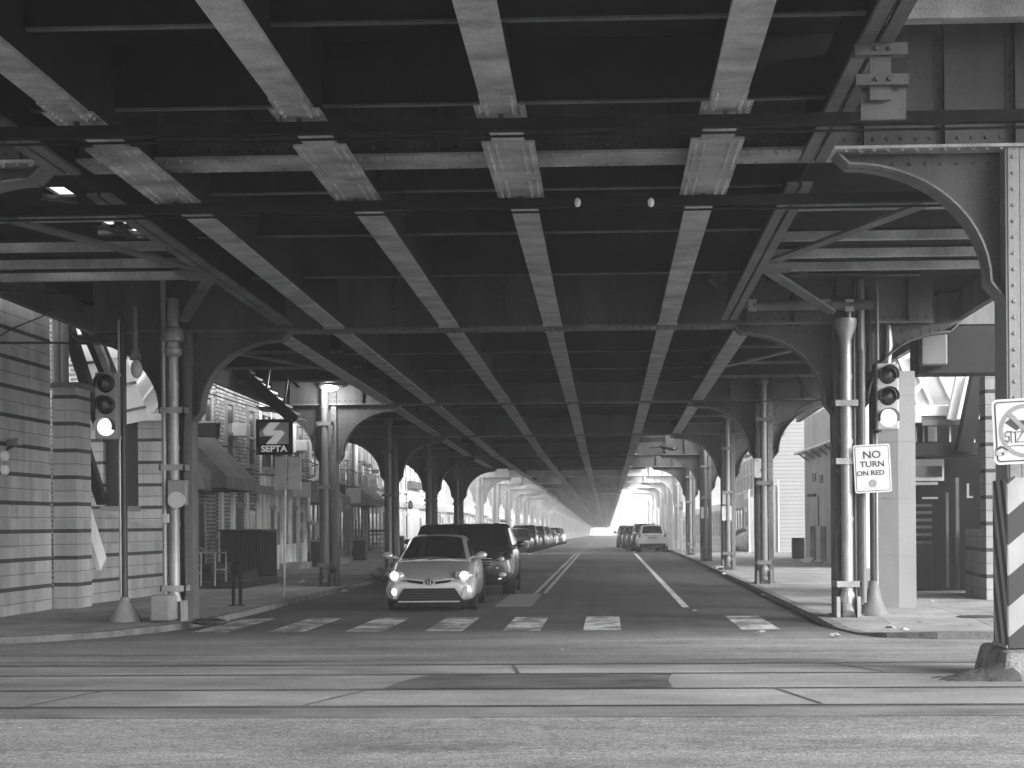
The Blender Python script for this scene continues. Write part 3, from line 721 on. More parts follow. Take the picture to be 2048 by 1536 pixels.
t = tag(rect(MB(), 1843, 660, 1895, 730, Yh-.36, .34).build('equipment_box', 'pipe_paint', bevel=.03), 'weathered metal equipment box on the dark beam above the doorway', 'equipment box')
Yd = 36.5
za, zb = at(1870, 810, Yd).z, at(1870, 742, Yd+1.6).z
x0, x1 = at(1818, 810, Yd).x, at(1915, 810, Yd).x
m = MB(); m.add([(x0, Yd, za), (x1-.1, Yd, za), (x1+.45, Yd+1.8, zb+.3), (x0, Yd+1.8, zb+.3)], [(0, 1, 2, 3)]); gl = m.build('glass_roof', 'frosted_glass', rh)
for px in (1835, 1862, 1905):
    q = at(px, 812, Yd-.03); m = MB(); m.bar((q.x, Yd-.03, za+.02), (q.x-.1, Yd+1.8, zb+.34), .07, .07); m.build('glazing_bar', 'white_paint', gl)
m = MB(); slant(m, (1822, 792), (1858, 752), Yd-.1, Yd-.1, .09, .1); m.build('glazing_bar', 'white_paint', gl)
m = MB(); rect(m, 1821, 811, 1912, 832, Yd-.1, .3); m.build('fascia', 'steel_pale', rh)
m = MB(); rect(m, 1843, 832, 1905, 838, Yd-.05, .3); rect(m, 1845, 838, 1932, 851, Yd-.12, .3); m.build('fascia', 'concrete', rh)
m = MB(); slant(m, (1922, 750), (1902, 840), Yd-.3, Yd-.3, .16, .2); m.build('canopy_frame', 'steel_pale', rh)
m = MB(); slant(m, (1958, 745), (1925, 905), Yd-.5, Yd-.5, .42, .3); m.build('canopy_frame', 'shade_dark_steel', rh)
m = MB(); slant(m, (1932, 838), (1945, 886), Yd-.4, Yd-.4, .1, .12); m.build('canopy_frame', 'steel_pale', rh)
m = MB(); rect(m, 1826, 886, 1956, 912, Yd-.3, .5); m.build('lintel_beam', 'shop_dark', rh)
m = MB(); rect(m, 1823, 838, 1960, 1182, Yd+.6, .1); m.build('doorway', 'black_paint', rh)
for k, py in enumerate((1008, 1022, 1037, 1051, 1066, 1082)):
    m = MB(); rect(m, 1829, py, 1864, py+6, Yd+.2, .06); m.build('gate_bar', 'steel', rh)
m = MB(); rect(m, 1829, 1086, 1866, 1176, Yd+.2, .06); m.build('gate_panel', 'shop_dark', rh)
m = MB(); rect(m, 1893, 985, 1897, 1176, Yd+.1, .08); rect(m, 1913, 955, 1918, 1178, Yd-.1, .08); m.build('gate_post', 'galvanised', rh)
m = MB(); rect(m, 1826, 918, 1888, 962, Yd, .05); w = m.build('transom_window', 'steel_pale', rh)
m = MB(); rect(m, 1828, 932, 1884, 954, Yd-.02, .03); m.build('pane', 'window_glass', w)
m = MB(); rect(m, 1857, 853, 1874, 883, Yd+.3, .05); m.build('lit_transom', 'frosted_glass', rh)
for px in (1831, 1846, 1899, 1931): m = MB(); rect(m, px, 853, px+3, 884, Yd+.25, .05); m.build('mullion', 'pipe_white', rh)
m = MB(); rect(m, 1826, 964, 1876, 970, Yd, .05); m.build('trim', 'pipe_white', rh); m = MB(); rect(m, 1845, 994, 1876, 998, Yd, .05); m.build('trim', 'pipe_white', rh); m = MB(); rect(m, 1934, 967, 1938, 992, Yd, .05); rect(m, 1934, 992, 1946, 996, Yd, .05); m.build('trim', 'pipe_white', rh)
m = MB(); rect(m, 1830, 822, 1843, 845, Yd-.35, .2); m.build('wall_lamp', 'pipe_white', rh)
a, b = at(1940, 1000, 34.4), at(1995, 1000, 34.4)
m = MB(); m.bb(at(1972, 1000, 33.4).x, at(1972, 1000, 33.4).x+4, 33.4, 33.9, .05, at(1985, 752, 33.4).z); m.build('front_wall', 'block_wall_grey', rh)
m = MB(); q = at(1972, 1000, 33.4).x; m.add([(q, 33.9, .05), (at(1930, 1000, 36.5).x, 36.5, .05), (at(1930, 1000, 36.5).x, 36.5, 1.5), (q, 33.9, 1.5), (q+.4, 33.9, .05), (q+.4, 36.5, .05), (q+.4, 36.5, 1.5), (q+.4, 33.9, 1.5)], [(0, 1, 2, 3), (4, 7, 6, 5), (3, 2, 6, 7), (0, 3, 7, 4), (1, 5, 6, 2)])
m.build('stair_wall', 'block_wall_grey', rh)

# ---------------------------------------------------------------- row buildings
def building(side, ya, yb, h, wall, label, storeys=3, shop='shop_dark', xf=None, depth=8, win='window_glass', cornice=True, ground_windows=True, trim='concrete', group=None, nwin=None, simple=False, ground=True):
    xf = xf if xf is not None else (-12.1 if side < 0 else 9.0)
    z0 = gz((ya+yb)/2)+SW-.3
    t = thing('row_building', (xf+side*depth/2, (ya+yb)/2, z0+.3), label, 'building', group)
    m = MB(); x0, x1 = sorted((xf, xf+side*depth)); m.bb(x0, x1, ya, yb, z0, z0+h); m.build('wall', wall, t)
    frame_mat = {'brick_dark': 'sign_grey', 'brick_mid': 'shop_mid', 'brick_pale': 'shop_mid', 'stucco': 'shop_dark', 'shop_mid': 'sign_grey'}.get(wall, 'pipe_white')
    s = -side
    def slab_(y0, y1, za, zb, out, inn=.0): a_, b_ = sorted((xf+s*inn, xf+s*out)); return MB().bb(a_, b_, y0, y1, za, zb)
    if cornice: slab_(ya+.01, yb-.01, z0+h-.45, z0+h+.05, .35).build('cornice', trim, t)
    if not simple and ground:
        slab_(ya+.15, yb-.15, z0+2.95, z0+3.4, .12).build('sign_band', shop if shop != 'shop_dark' else 'shop_mid', t)
        L_ = yb-ya
        f = slab_(ya+.35, ya+L_*.62, z0+.85, z0+2.8, .05).build('shop_window', 'window_glass', t)
        for k in range(4):
            y = ya+.35+(L_*.62-.35)*k/3; slab_(y-.04, y+.04, z0+.8, z0+2.85, .09).build('frame', 'shop_mid', f)
        slab_(ya+.3, ya+L_*.65, z0+.3, z0+.8, .08).build('stall_riser', shop, t)
        d = slab_(ya+L_*.7, ya+L_*.7+.95, z0+.35, z0+2.55, .06).build('door', 'shop_dark', t)
        slab_(ya+L_*.7-.09, ya+L_*.7, z0+.3, z0+2.65, .1).build('frame', frame_mat, d); slab_(ya+L_*.7+.95, ya+L_*.7+1.04, z0+.3, z0+2.65, .1).build('frame', frame_mat, d)
        slab_(ya+L_*.68, ya+L_*.7+1.1, z0+.25, z0+.42, .5, .02).build('step', 'concrete', t)
    if not simple and not ground:
        for k, f_ in enumerate((.04, .3, .62, .93)):
            y = ya+(yb-ya)*f_; slab_(y-.16, y+.16, z0, z0+3.0, .1).build('pilaster', 'stucco' if k % 2 else 'shop_pale', t)
        y = ya+(yb-ya)*.44; d = slab_(y-.5, y+.5, z0+.3, z0+2.5, .04).build('door', 'shop_dark', t); slab_(y-.6, y+.6, z0+2.5, z0+2.65, .12).build('lintel', trim, d)
        y = ya+(yb-ya)*.78; slab_(y-.45, y+.45, z0+1.2, z0+2.4, .03).build('window', win, t)
        slab_(ya+.01, yb-.01, z0+.3, z0+1.2, .05).build('plinth', 'stucco', t)
        slab_(ya+.01, yb-.01, z0+3.0, z0+3.3, .18).build('belt_course', trim, t)
    n = nwin or max(2, int((yb-ya)/2.2))
    for st in range(0 if simple else 1, storeys):
        for k in range(n):
            y = ya+(yb-ya)*(k+.5)/n; za = z0+1.0+st*3.0; 
            if za+1.9 > z0+h-.5: continue
            w = slab_(y-.5, y+.5, za, za+1.75, .04).build('window', win, t)
            fr = slab_(y-.58, y-.5, za-.02, za+1.8, .09); 
            for (p, q, r_, u) in ((y+.5, y+.58, za-.02, za+1.8), (y-.5, y+.5, za+.85, za+.92)):
                x0, x1 = sorted((xf, xf+s*.085)); fr.bb(x0, x1, p, q, r_, u)
            fr.build('frame', frame_mat, w)
            slab_(y-.68, y+.68, za-.16, za-.02, .14).build('sill', trim, w)
            slab_(y-.65, y+.65, za+1.8, za+2.05, .06).build('lintel', trim, w)
    return t
building(-1, 41.5, 50.8, 8.5, 'brick_dark', 'dark brick corner shop under the sloping awning behind the left pipes', shop='shop_dark', storeys=2)
building(-1, 51, 57.3, 9.2, 'brick_pale', 'pale brick house behind the transit sign', trim='shop_mid', ground=False, storeys=3)
building(-1, 57.4, 61, 8.8, 'stucco', 'rough pale stucco shopfront just left of the signpost', trim='concrete', nwin=2, ground=False)
building(-1, 61.1, 66, 9.4, 'brick_mid', 'narrow shop with pale pilasters just right of the signpost', shop='shop_mid', ground=False)
building(-1, 66.1, 71.8, 8.8, 'brick_dark', 'dark narrow shop with a white elbowed drainpipe on its front', shop='shop_dark')
building(-1, 71.9, 77.6, 9.2, 'brick_mid', 'brick shop with a small notice behind the column of the lit lamp', shop='shop_mid')
building(-1, 77.7, 83, 9.0, 'brick_dark', 'dark brick house with floodlights left of the two posters', shop='shop_dark')
building(-1, 83.1, 90.3, 9.0, 'shop_mid', 'grey house with two white projecting posters and a side stair', shop='shop_dark')
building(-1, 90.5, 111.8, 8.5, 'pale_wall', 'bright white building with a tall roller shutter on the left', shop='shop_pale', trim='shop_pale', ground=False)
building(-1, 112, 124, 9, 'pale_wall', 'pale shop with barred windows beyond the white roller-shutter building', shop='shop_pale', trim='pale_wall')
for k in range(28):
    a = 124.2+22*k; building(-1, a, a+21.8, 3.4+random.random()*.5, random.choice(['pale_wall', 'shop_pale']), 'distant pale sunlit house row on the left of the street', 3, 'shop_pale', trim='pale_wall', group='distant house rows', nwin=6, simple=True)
c1 = building(1, 56.5, 69.8, 6.2, 'render_wall', 'low rendered concrete building with small vents on the right', xf=8.35, simple=True, storeys=0, cornice=False)
for (y, z, w, h) in ((66.0, 3.3, .5, .32), (63.9, 3.2, .45, .3), (60.5, 3.25, .5, .3)):
    m = MB(); m.bb(8.32, 8.35, y, y+w*2, z, z+h); m.build('vent', 'shop_dark', c1)
m = MB(); m.bb(7.9, 8.36, 57, 69.8, 4.5, 4.58); m.build('ledge', 'steel_pale', c1)
for y in (58.5, 60.5, 62.5, 64.5, 66.5, 68.5): m = MB(); m.bar((8.34, y, 4.2), (7.95, y, 4.5), .06, .06); m.build('ledge_bracket', 'dark_metal', c1)
for y in (63.2, 66.4): m = MB(); m.tube([(8.25, y, .1), (8.25, y, 1.5)], .12, 10); m.build('pipe_stub', 'concrete', c1, smooth=True)
m = MB(); m.tube([(8.3, 65, 1.5), (8.3, 65, 2.7)], .025, 6); m.build('pipe', 'dark_metal', c1)
m = MB(); m.bar((8.36, 66, 2.75), (8.0, 65.8, 2.72), .1, .12); m.build('floodlight', 'dark_metal', c1)
c2 = building(1, 87.5, 97, 8.2, 'siding', 'white clapboard house beyond the rendered building on the right', xf=8.7, simple=True, storeys=0, cornice=False)
building(1, 97.2, 107, 8.6, 'pale_wall', 'pale house with tall dark windows behind the rubbish pile on the right', xf=8.9, shop='shop_pale', trim='pale_wall')
building(1, 107.2, 118, 8.8, 'shop_pale', 'pale house with a stepped gable past the tall dark windows on the right', xf=8.9, shop='shop_pale', trim='pale_wall')
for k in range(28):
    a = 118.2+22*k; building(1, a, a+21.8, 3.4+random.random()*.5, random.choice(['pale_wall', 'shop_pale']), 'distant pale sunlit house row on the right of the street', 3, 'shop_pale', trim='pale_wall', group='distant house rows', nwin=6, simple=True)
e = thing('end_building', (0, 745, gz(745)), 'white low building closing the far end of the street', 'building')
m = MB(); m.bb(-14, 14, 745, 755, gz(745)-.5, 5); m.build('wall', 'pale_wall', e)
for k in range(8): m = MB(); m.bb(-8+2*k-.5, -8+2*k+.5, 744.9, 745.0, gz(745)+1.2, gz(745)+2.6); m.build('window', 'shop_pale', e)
# yard fence between the rendered building and the clapboard house
f = thing('yard_fence', (9, 86.4, .1), 'weathered board gate closing the yard beside the rendered wall', 'fence')
for k in range(7):
    m = MB(); x = 7.45+k*.21; m.bb(x, x+.2, 86.3+.01*(k % 2), 86.34+.01*(k % 2), .12, 3.0+.06*((k*3) % 4)+k*.07); m.build('board', 'wood_grey', f)
m = MB(); m.bb(7.4, 7.46, 86.2, 86.32, .1, 3.4); m.bb(8.92, 8.99, 86.2, 86.32, .1, 3.9); m.build('post', 'pipe_white', f)
m = MB(); m.bb(7.4, 8.95, 86.26, 86.3, 1.7, 1.8); m.build('rail', 'wood_grey', f)

# ---------------------------------------------------------------- shop details on the left
aw = thing('awning', (-11.4, 47.5, 2.6), 'sloping canvas awning over the corner shop on the left', 'awning')
def awn(t, ya, yb, xo, z1, z0, drop):
    m = MB(); m.add([(-12.05, ya, z1), (-12.05, yb, z1), (xo, yb, z0), (xo, ya, z0), (xo, yb, z0-drop), (xo, ya, z0-drop)], [(0, 1, 2, 3), (3, 2, 4, 5)]); m.build('canvas', 'canvas', t)
    for y in (ya, yb):
        m = MB(); m.add([(-12.05, y, z1-.02), (xo, y, z0-.02), (xo, y, z0-drop), (-12.05, y, z0-drop)], [(0, 1, 2, 3)]); m.build('end_panel', 'canvas', t)
    m = MB(); m.bar((-12.05, ya, z0-drop), (xo, ya, z0-drop), .05, .05); m.bar((xo, ya, z0-drop), (xo, yb, z0-drop), .05, .05); m.bar((-12.05, yb, z0-drop), (xo, yb, z0-drop), .05, .05); m.build('frame', 'dark_metal', t)
awn(aw, 45.8, 49.6, -10.6, 4.55, 3.1, .35)
aw2 = thing('awning', (-11.4, 44, 2.6), 'boxy dark awning nearest the left column pipes', 'awning')
awn(aw2, 42.2, 45.2, -10.9, 4.2, 3.2, .5)
t = thing('light_box_sign', (-11, 44, 4), 'dark light-box sign with a bright top edge above the boxy awning', 'sign')
m = MB(); q = at(393, 873, 43.5); r_ = at(430, 846, 43.5); m.bb(q.x, r_.x, 43.5, 44.1, q.z, r_.z); m.build('box', 'shop_dark', t)
m = MB(); m.bb(q.x, r_.x+.03, 43.45, 44.1, r_.z, r_.z+.05); m.build('top_trim', 'pipe_white', t)
# elbowed white drainpipes
def pipe(pts, Y, r, lab):
    return tag(MB().tube([atx(px, py, -11.9) for px, py in pts], r, 10).build('drainpipe', 'pipe_white', smooth=True), lab, 'drainpipe', 'white drainpipes on the left shops')
pipe([(634, 914), (634, 958), (618, 962), (616, 1000), (618, 1040), (624, 1046)], 60.5, .085, 'white drainpipe with two elbows left of the lamp column')
pipe([(676, 915), (676, 1050)], 66.5, .09, 'straight white drainpipe just right of the lamp column')
pipe([(712, 850), (712, 1040)], 70.5, .1, 'tall white drainpipe left of the two posters')
pipe([(588, 848), (588, 905)], 56, .09, 'short white drainpipe beside the transit sign')
for (a, b, c, d, Y, nm, mt, lab, cat) in ((630, 1044, 640, 1075, 67, 'meter_box', 'sign_grey', 'grey meter box below the elbowed drainpipe', 'meter box'), (673, 1047, 682, 1072, 73, 'meter_box', 'sign_grey', 'grey meter box at the foot of the straight drainpipe', 'meter box'),
        (735, 951, 753, 988, 82.8, 'poster', 'sign_white', 'larger white poster on the grey house, above the smaller one', 'poster'), (735, 990, 748, 1015, 82.8, 'poster', 'sign_white', 'smaller white poster below the larger one', 'poster'),
        (681, 964, 692, 981, 75, 'notice', 'sign_white', 'small white notice on the grey shop', 'notice')):
    a_, b_ = at(a, d, Y), at(c, b, Y)
    t = thing(nm, ((a_.x+b_.x)/2, Y, a_.z), lab, cat)
    m = MB(); m.bb(a_.x, b_.x, Y, Y+.08, a_.z, b_.z); m.build('panel', mt, t, bevel=.01)
    m = MB(); w, h = b_.x-a_.x, b_.z-a_.z
    if cat == 'poster': m.bb(a_.x+w*.2, b_.x-w*.25, Y-.006, Y, a_.z+h*.15, a_.z+h*.45); m.bb(a_.x+w*.25, b_.x-w*.15, Y-.006, Y, a_.z+h*.55, a_.z+h*.8); m.build('print', 'sign_grey', t)
    elif cat == 'notice': m.bb(a_.x+w*.15, b_.x-w*.15, Y-.006, Y, a_.z+h*.3, a_.z+h*.6); m.build('print', 'ink', t)
    else: m.bb(a_.x+w*.3, b_.x-w*.3, Y-.01, Y, a_.z+h*.45, a_.z+h*.8); m.build('dial', 'sign_white', t)
# roller shutter on the white building
t = thing('roller_shutter', (-12, 102, 0), 'tall pale roller shutter on the white building', 'shutter')
m = MB(); m.bb(-12.04, -11.98, 99.5, 105, .0, 3.9)
for k in range(26): m.bb(-11.98, -11.955, 99.5, 105, .15+k*.145, .25+k*.145)
m.build('curtain', 'steel_pale', t); m = MB(); m.bb(-12.05, -11.7, 99.3, 105.2, 3.9, 4.35); m.build('hood', 'steel', t)
for y, lab in ((97.5, 'nearer dark wall lamp beside the roller shutter'), (107.5, 'farther dark wall lamp beside the roller shutter')):
    t = thing('wall_lamp', (-12, y, 2.9), lab, 'lamp', 'wall lamps on the white building'); m = MB(); m.bar((-12.1, y, 3.0), (-11.6, y, 3.0), .05, .05); m.build('arm', 'dark_metal', t); m = MB(); m.lathe((-11.6, y, 2.6), [(.05, 0), (.16, .1), (.12, .45), (.03, .55)], 10); m.build('lantern', 'dark_metal', t, smooth=True)
for (px, py, Y, lab) in ((718, 930, 80, 'leftmost floodlight over the brick shop'), (727, 925, 80, 'second floodlight over the brick shop'), (738, 931, 80, 'third floodlight over the brick shop'), (751, 943, 80, 'lowest floodlight over the brick shop')):
    c = at(px, py, Y); t = thing('floodlight', tuple(c), lab, 'floodlight', 'floodlights over the brick shop'); m = MB(); m.bb(c.x-.15, c.x+.15, c.y-.12, c.y+.12, c.z-.1, c.z+.1); m.build('housing', 'galvanised', t, bevel=.03); m = MB(); m.bar((c.x-.6, c.y+.1, c.z+.1), c, .04, .04); m.build('arm', 'dark_metal', t)

# entrance steps, railing, dark enclosure
t = thing('handrail', (-9.5, 40.5, .1), 'pale tube handrail with short posts beside the entrance steps', 'handrail')
for (pts, r) in (([(384, 1105), (452, 1105), (452, 1162)], .025), ([(384, 1088), (418, 1105)], .022), ([(402, 1105), (402, 1172)], .022), ([(430, 1105), (430, 1172)], .022), ([(384, 1146), (402, 1146)], .02), ([(432, 1139), (450, 1139)], .02)):
    m = MB(); m.tube([at(a, b, 40) for a, b in pts], r, 6); m.build('rail', 'galvanised', t, smooth=True)
t = thing('entrance_steps', (-9.7, 43, .1), 'dark entrance steps behind the tube handrail', 'steps')
a, b = at(392, 1170, 42.5), at(472, 1170, 42.5)
for k in range(3): m = MB(); m.bb(a.x-.3, b.x-.5*k+.4, 41.6+.35*k, 46, .05, .28+.2*k); m.build('step', 'shop_dark', t)
t = thing('fence_enclosure', (-10, 46, .1), 'black slatted enclosure against the brick shop on the left', 'enclosure')
a, b = at(441, 1165, 45.8), at(522, 1062, 45.8)
m = MB(); m.bb(a.x, b.x, 45.8, 48, .1, b.z); m.build('panel', 'black_paint', t)
for k in range(16): x = a.x+(b.x-a.x)*(k+.5)/16; m = MB(); m.bb(x-.02, x+.02, 45.76, 45.8, .15, b.z-.03); m.build('slat', 'dark_metal', t)
m = MB(); m.bb(a.x-.03, b.x+.03, 45.74, 48, b.z, b.z+.05); m.build('top_rail', 'dark_metal', t)
t = thing('bicycle_stand', (-7.7, 33, .1), 'short black double post stand with rounded top on the left pavement', 'stand')
a, b = at(467, 1209, 32.8), at(481, 1209, 32.8); z1 = at(470, 1124, 32.8).z
m = MB()
for x in (a.x, b.x): m.bb(x-.03, x+.03, 32.77, 32.83, .1, z1-.08); m.bb(x-.08, x+.08, 32.72, 32.88, .1, .12)
m.build('post', 'black_paint', t); m = MB(); m.lathe(((a.x+b.x)/2, 32.8, z1-.26), [(.12, 0), (.12, .18), (.09, .25), (.01, .27)], 14); m.build('head', 'black_paint', t, smooth=True)
for (x, y, w, d, h, lab) in ((-11.6, 61.5, .7, 2.4, .22, 'low dark stone doorstep left of the lamp column'), (-11.4, 68.5, 1.1, 2.2, .24, 'low stone doorstep behind the lamp column'), (-11.3, 80.5, 1.3, 3, .3, 'long concrete step in front of the dark house')):
    tag(MB().bb(x-w/2, x+w/2, y-d/2, y+d/2, .05, .1+h).build('doorstep', 'concrete', bevel=.02), lab, 'doorstep')
t = thing('side_stair', (-11, 84, .1), 'dark open stair with landing on the grey house front', 'stair')
m = MB(); m.bb(-12.1, -10.9, 83.5, 86, 1.35, 1.45); m.build('landing', 'dark_metal', t)
for k in range(5): m = MB(); m.bb(-12.0, -11.0, 81.6+k*.38, 81.95+k*.38, .3+k*.22, .35+k*.22); m.build('step', 'steel', t)
for y in (83.5, 86): m = MB(); m.bb(-10.97, -10.9, y-.04, y+.04, .1, 2.3); m.build('post', 'dark_metal', t)

# open stair from the platform down to the left pavement, seen through the second arch
t = thing('platform_stair', tuple(at(520, 790, 39)), 'dark open stair slanting down from the platform inside the left arch', 'stair')
for o in (0, 1.3):
    m = MB(); m.bar(at(452, 716, 38+o), at(590, 842, 38+o), .08, .26); m.build('stringer', 'shade_dark_steel', t)
p, q = at(452, 716, 38), at(590, 842, 38)
for k in range(9): s_ = p.lerp(q, (k+.5)/9); m = MB(); m.bb(s_.x-.14, s_.x+.14, 38, 39.3, s_.z-.02, s_.z+.02); m.build('tread', 'steel_pale', t)
for k in range(4): s_ = p.lerp(q, (k+.3)/4); m = MB(); m.bar(s_, s_+Vector((.12, 0, .75)), .05, .05); m.build('baluster', 'dark_metal', t)
m = MB(); m.bar(p+Vector((.1, 0, .78)), q+Vector((.1, 0, .78)), .06, .06); m.build('handrail', 'dark_metal', t)
# projecting shop signs and air conditioners add depth to the left fronts
for i, (y, z, w, h, mt, lab, cat) in enumerate(((62.5, 2.75, .55, .6, 'sign_grey', 'small grey projecting shop sign right of the signpost', 'sign'), (70.5, 3.0, .6, .45, 'shop_dark', 'dark projecting shop sign above the elbowed drainpipe', 'sign'), (75.5, 2.7, .5, .7, 'sign_white', 'pale projecting shop sign behind the lamp column', 'sign'), (88.6, 2.3, .5, .9, 'sign_grey', 'grey projecting sign past the two posters', 'sign'))):
    t = thing('projecting_sign', (-11.8, y, z), lab, cat, 'projecting signs on the left shops'); m = MB(); m.bb(-12.0, -12.0+w+.2, y, y+.08, z, z+h); m.build('panel', mt, t, bevel=.01); m = MB(); m.bar((-12.1, y+.04, z+h+.05), (-11.2, y+.04, z+h+.05), .04, .04); m.build('bracket', 'dark_metal', t)
for (y, z, lab) in ((53.2, 4.6, 'window air conditioner on the pale brick house'), (64, 4.6, 'window air conditioner above the pale pilasters'), (74, 4.6, 'window air conditioner above the small notice')):
    t = thing('air_conditioner', (-11.8, y, z), lab, 'air conditioner', 'window air conditioners'); m = MB(); m.bb(-12.1, -11.6, y-.32, y+.32, z, z+.42); m.build('case', 'sign_white', t, bevel=.02); m = MB()
    for k in range(5): m.bb(-11.605, -11.59, y-.28, y+.28, z+.05+k*.07, z+.08+k*.07)
    m.build('louvre', 'sign_grey', t)
# pale uprights added to stand for sky-lit strips beside the right girder
for px, lab in ((1520, 'left added pale upright beside the right girder'), (1541, 'right added pale upright beside the right girder')):
    a_, b_ = at(px, 480, 26.3), at(px, 335, 26.3); tag(MB().tube([a_, b_], .055, 8).build('pale_upright', 'pipe_white', smooth=True), lab, 'pale upright', 'added pale uprights')

for (ya, yb, xo, z1, z0, lab) in ((66.4, 71.4, -11.1, 3.6, 2.9, 'dark canvas awning over the shop with the elbowed drainpipe'), (78, 82.6, -11.0, 3.7, 2.9, 'dark canvas awning on the house with floodlights')):
    t = thing('awning', (-11.5, (ya+yb)/2, z0), lab, 'awning'); awn(t, ya, yb, xo, z1, z0, .3)
for (x, y, h, lab) in ((-8.4, 51.5, 2.6, 'thin sign post on the left pavement beyond the signpost'), (-8.2, 63, 2.4, 'thin grey post on the left pavement past the lamp column'), (-8.3, 77, 2.6, 'thin far post on the left pavement near the floodlights')):
    t = thing('street_post', (x, y, .1), lab, 'post', 'thin posts on the left pavement'); m = MB(); m.tube([(x, y, .1), (x, y, h)], .035, 8); m.build('post', 'sign_grey', t, smooth=True); m = MB(); m.bb(x-.15, x+.15, y-.05, y-.035, h-.5, h-.05); m.build('plate', 'sign_back', t, bevel=.01)
for (x, y, w, h, lab) in ((-11.2, 63.8, .5, .95, 'dark wheeled bin against the pale pilasters'), (-11.2, 74.6, .55, .9, 'grey bin against the brick shop with the notice'), (-11.0, 87.2, .5, .95, 'dark bin past the two posters')):
    t = thing('dustbin', (x, y, .1), lab, 'dustbin', 'bins on the left pavement'); m = MB(); m.bb(x-w/2, x+w/2, y-w/2, y+w/2, .1, .1+h); m.build('tub', 'shop_dark', t, bevel=.03); m = MB(); m.bb(x-w/2-.03, x+w/2+.03, y-w/2-.04, y+w/2+.02, .1+h, .17+h); m.build('lid', 'shop_mid', t, bevel=.02)
# cables strung along the left fronts
for k, (z, lab) in enumerate(((4.3, 'upper black cable clipped along the left fronts'), (3.55, 'lower black cable clipped along the left fronts'))):
    pts = []
    for j in range(34): y = 43+j*1.4; pts.append((-11.85, y, z-.12*abs(sin(j*.8+k))))
    tag(MB().tube(pts, .025, 5).build('wire', 'wire', smooth=True), lab, 'wire', 'overhead wires')
# ---------------------------------------------------------------- signals, lamps, signs
def signal(c, label, parent_loc, tilt=0.0):
    # three-lens head; c is the centre of the bottom lens
    t = thing('traffic_signal', parent_loc, label, 'traffic signal', 'traffic signals')
    m = MB(); m.bb(c.x-.19, c.x+.19, c.y, c.y+.2, c.z-.2, c.z+.92); hd = m.build('housing', 'sign_grey', t, bevel=.03)
    for k in range(3):
        z = c.z+k*.36
        m = MB(); m.lathe((c.x, c.y+.005, z), [(.001, 0), (.145, 0), (.15, -.02), (.001, -.02)], 20, (0, -1, 0)); m = MB(); m.ell((c.x, c.y-.004, z), (.15, .035, .15), nu=20)
        m.build('lens', 'signal_on' if k == 0 else 'signal_off', hd, smooth=True)
        m = MB(); vs = []; n = 14                      # open visor round the upper half of the lens
        for j in range(n+1):
            a = R(-20)+R(220)*j/n
            for (rr, yy) in ((.165, -.01), (.165, -.2+.1*abs(cos(a))*0), (.155, -.2), (.155, -.01)):
                vs.append((c.x+rr*cos(a), c.y+yy, z+rr*sin(a)))
        m.add(vs, [(4*j+q, 4*j+(q+1) % 4, 4*j+4+(q+1) % 4, 4*j+4+q) for j in range(n) for q in range(4)])
        m.build('visor', 'dark_metal', hd, smooth=True)
    return t
def pole(t, base, top, r, foot_mat, pole_mat, foot=.55, fr=.32):
    m = MB(); m.tube([base+Vector((0, 0, foot-.1)), top], r, 12); p = m.build('pole', pole_mat, t, smooth=True)
    m = MB(); m.lathe(base, [(fr, 0), (fr, .06), (fr*.72, .16), (fr*.5, .3), (r*1.5, foot-.06), (r*1.5, foot)], 18); m.build('pole_foot', foot_mat, t, smooth=True)
    return p
b = Vector((atz(250, 1243, .1).x, atz(250, 1243, .1).y, .09)); Yl = b.y
s1 = signal(at(212, 854, Yl-.3), 'lit traffic signal on a dark pole at the left corner', tuple(b))
tp = at(247, 640, Yl)
pole(s1, b, Vector((b.x, b.y, tp.z)), .055, 'concrete', 'dark_metal', .42, .27)
m = MB(); m.tube([(b.x-.055, b.y-.05, .55), (b.x-.055, b.y-.05, tp.z)], .022, 6); m.build('conduit', 'galvanised', s1, smooth=True)
for py in (748, 875): c = at(230, py, Yl-.2); m = MB(); m.bar((c.x-.1, c.y, c.z), (b.x, b.y, c.z), .04, .05); m.build('bracket', 'galvanised', s1)
# hanging street light globe and old signal bracket by the same pole
t = thing('globe_lamp', tuple(at(272, 740, Yl)), 'unlit teardrop globe lamp hanging beside the left signal pole', 'lamp')
c = at(273, 738, Yl); m = MB(); m.ell(c, (.1, .1, .16)); m.build('globe', 'pipe_white', t, smooth=True)
m = MB(); m.lathe(at(271, 720, Yl), [(.1, 0), (.09, .08), (.04, .2), (.04, .9)], 10); m.build('holder', 'concrete_old', t, smooth=True)
b = atz(1748, 1230, .1); b.z = .08; Yr = b.y
s2 = signal(at(1776, 836, Yr-.3), 'lit traffic signal on a flared-foot pole at the right corner', tuple(b))
pole(s2, b, Vector((b.x, b.y, at(1745, 560, Yr).z)), .06, 'steel', 'dark_metal', .6, .27)
m = MB(); m.tube([(b.x+.05, b.y-.05, .6), (b.x+.055, b.y-.05, 4.2)], .022, 6); m.build('conduit', 'galvanised', s2, smooth=True)
for py in (732, 862): c = at(1760, py, Yr-.2); m = MB(); m.bar((c.x, c.y, c.z), (b.x, b.y, c.z), .05, .06); m.build('bracket', 'dark_metal', s2)
m = MB(); c = at(1775, 560, Yr-.1); m.tube([at(1775, 740, Yr-.1), at(1778, 690, Yr-.1), at(1776, 640, Yr-.05), c], [.05, .07, .05, .06], 8); m.build('cable_bundle', 'galvanised', s2, smooth=True)
